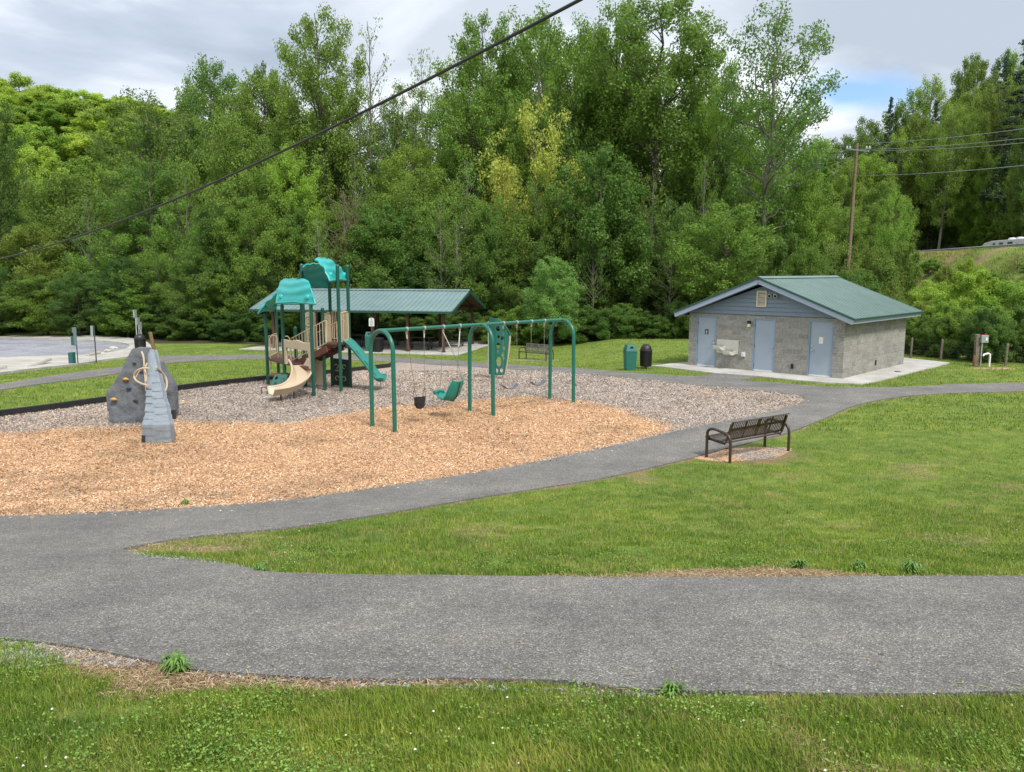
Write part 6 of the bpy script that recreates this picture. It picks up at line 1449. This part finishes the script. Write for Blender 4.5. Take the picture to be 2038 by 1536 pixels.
for k,(px,yt,Y,hw,kd,c) in enumerate(((1905,560,56,34,'twiggy','olive'),(1960,535,60,30,'shrub','mid'),(2015,520,62,32,'twiggy','rust'),(1875,530,66,30,'shrub','olive'),(1925,512,72,24,'twiggy','olive'),(1990,560,56,36,'shrub','olive'),(2050,540,58,34,'shrub','mid'),(1850,515,78,26,'shrub','mid'))):
    plant(kd,px,yt,Y,hw,c,'small scrubby bush on the grassy road bank',cat='bush',name='bush',grp='scrubby bushes on the grassy road bank')
# hillside above the road
rs=np.random.default_rng(9)
def rightsky(x): return np.interp(x,[1560,1640,1700,1760,1820,1900,1960,2038,2120],[275,268,228,180,130,95,70,50,40])
hi=0
for (Y0,dxr,off) in ((100,50,150),(118,44,75),(138,42,8)):
    for x_ in np.arange(1590,2180,dxr):
        px=x_+rs.uniform(-15,15); Y=Y0+rs.uniform(-5,5); X=(px-1019)/F*Y
        if X<XR(Y)+9.5: 
            Y=Y
        yt=rightsky(px)+off+rs.uniform(-12,22); gz=t1(X,Y)
        if P(px,yt,Y).z-gz<7: yt-= 40
        if XR(Y)-2<X<XR(Y)+9.3 and Y<113: continue
        kd='broad' if rs.random()<.75 else 'tall'; c=['mid','deep','mid','light','olive','light'][rs.integers(6)]
        plant(kd,px,yt,Y,rs.uniform(50,68),c,'leafy tree in the %s row of the right hillside'%{100:'lowest',118:'middle',138:'highest'}[Y0],grp='trees on the hillside above the road')
for x_ in np.arange(1820,2150,34):   # understory right behind the road
    px=x_+rs.uniform(-8,8); Y=96 if px>1900 else 108; X=(px-1019)/F*Y
    Y=Y+rs.uniform(0,4); 
    # find distance where the ray is clear of the road
    while (px-1019)/F*Y<XR(Y)+11: Y+=1
    plant('broad',px,rs.uniform(300,370),Y,rs.uniform(30,44),['light','mid','deep'][rs.integers(3)],'low tree right behind the road',grp='low trees right behind the road')
    plant('shrub',px+12,rs.uniform(405,440),Y-1,rs.uniform(30,42),['light','mid','mid'][rs.integers(3)],'leafy shrub right behind the road',cat='shrub',grp='shrubs right behind the road')
for k,(px,yt,Y,hw) in enumerate(((2012,28,106,80),(2055,25,108,60),(1750,182,128,34),(1962,100,124,40),(1838,190,120,40))):
    plant('cone',px,yt,Y,hw,'conif',['dark tall pine reaching the top right corner','dark pine cut by the right photo edge','dark pine tip on the right skyline beside the blue gap in the clouds','dark pine just left of the tallest pine','dark pine midway along the right hillside'][k],cat='pine tree')
# hill at the left, its sunlight painted into the leaf colours
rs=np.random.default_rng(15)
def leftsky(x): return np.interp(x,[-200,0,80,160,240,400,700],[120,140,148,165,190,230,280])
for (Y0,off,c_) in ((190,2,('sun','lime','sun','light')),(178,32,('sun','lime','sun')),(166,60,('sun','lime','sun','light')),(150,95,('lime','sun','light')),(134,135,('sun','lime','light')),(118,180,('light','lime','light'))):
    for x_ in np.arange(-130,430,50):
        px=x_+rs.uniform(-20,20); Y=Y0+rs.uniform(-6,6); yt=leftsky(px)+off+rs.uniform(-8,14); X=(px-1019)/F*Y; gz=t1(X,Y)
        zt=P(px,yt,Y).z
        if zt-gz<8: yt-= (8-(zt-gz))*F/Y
        plant('far',px,yt,Y,rs.uniform(48,66),c_[rs.integers(len(c_))],'bright tree of the %s row on the distant left hill'%{190:'topmost',178:'second',166:'third',150:'fourth',134:'fifth',118:'lowest'}[Y0],grp='trees with sunlight painted in their leaves on the distant left hill')

# every tree of a group gets its own place in its row, counted from the left
by={}
for o in list(col.objects):
    if o.parent is None and o.get('group') and o.get('label'): by.setdefault(o['label'],[]).append(o)
def ordn(n): return '%d%s'%(n,'th' if 10<n%100<20 else {1:'st',2:'nd',3:'rd'}.get(n%10,'th'))
for lb,os_ in by.items():
    if len(os_)<2: continue
    os_.sort(key=lambda o:o.location.x/o.location.y)
    for i,o in enumerate(os_): o['label']=lb+', %s from the left'%ordn(i+1)
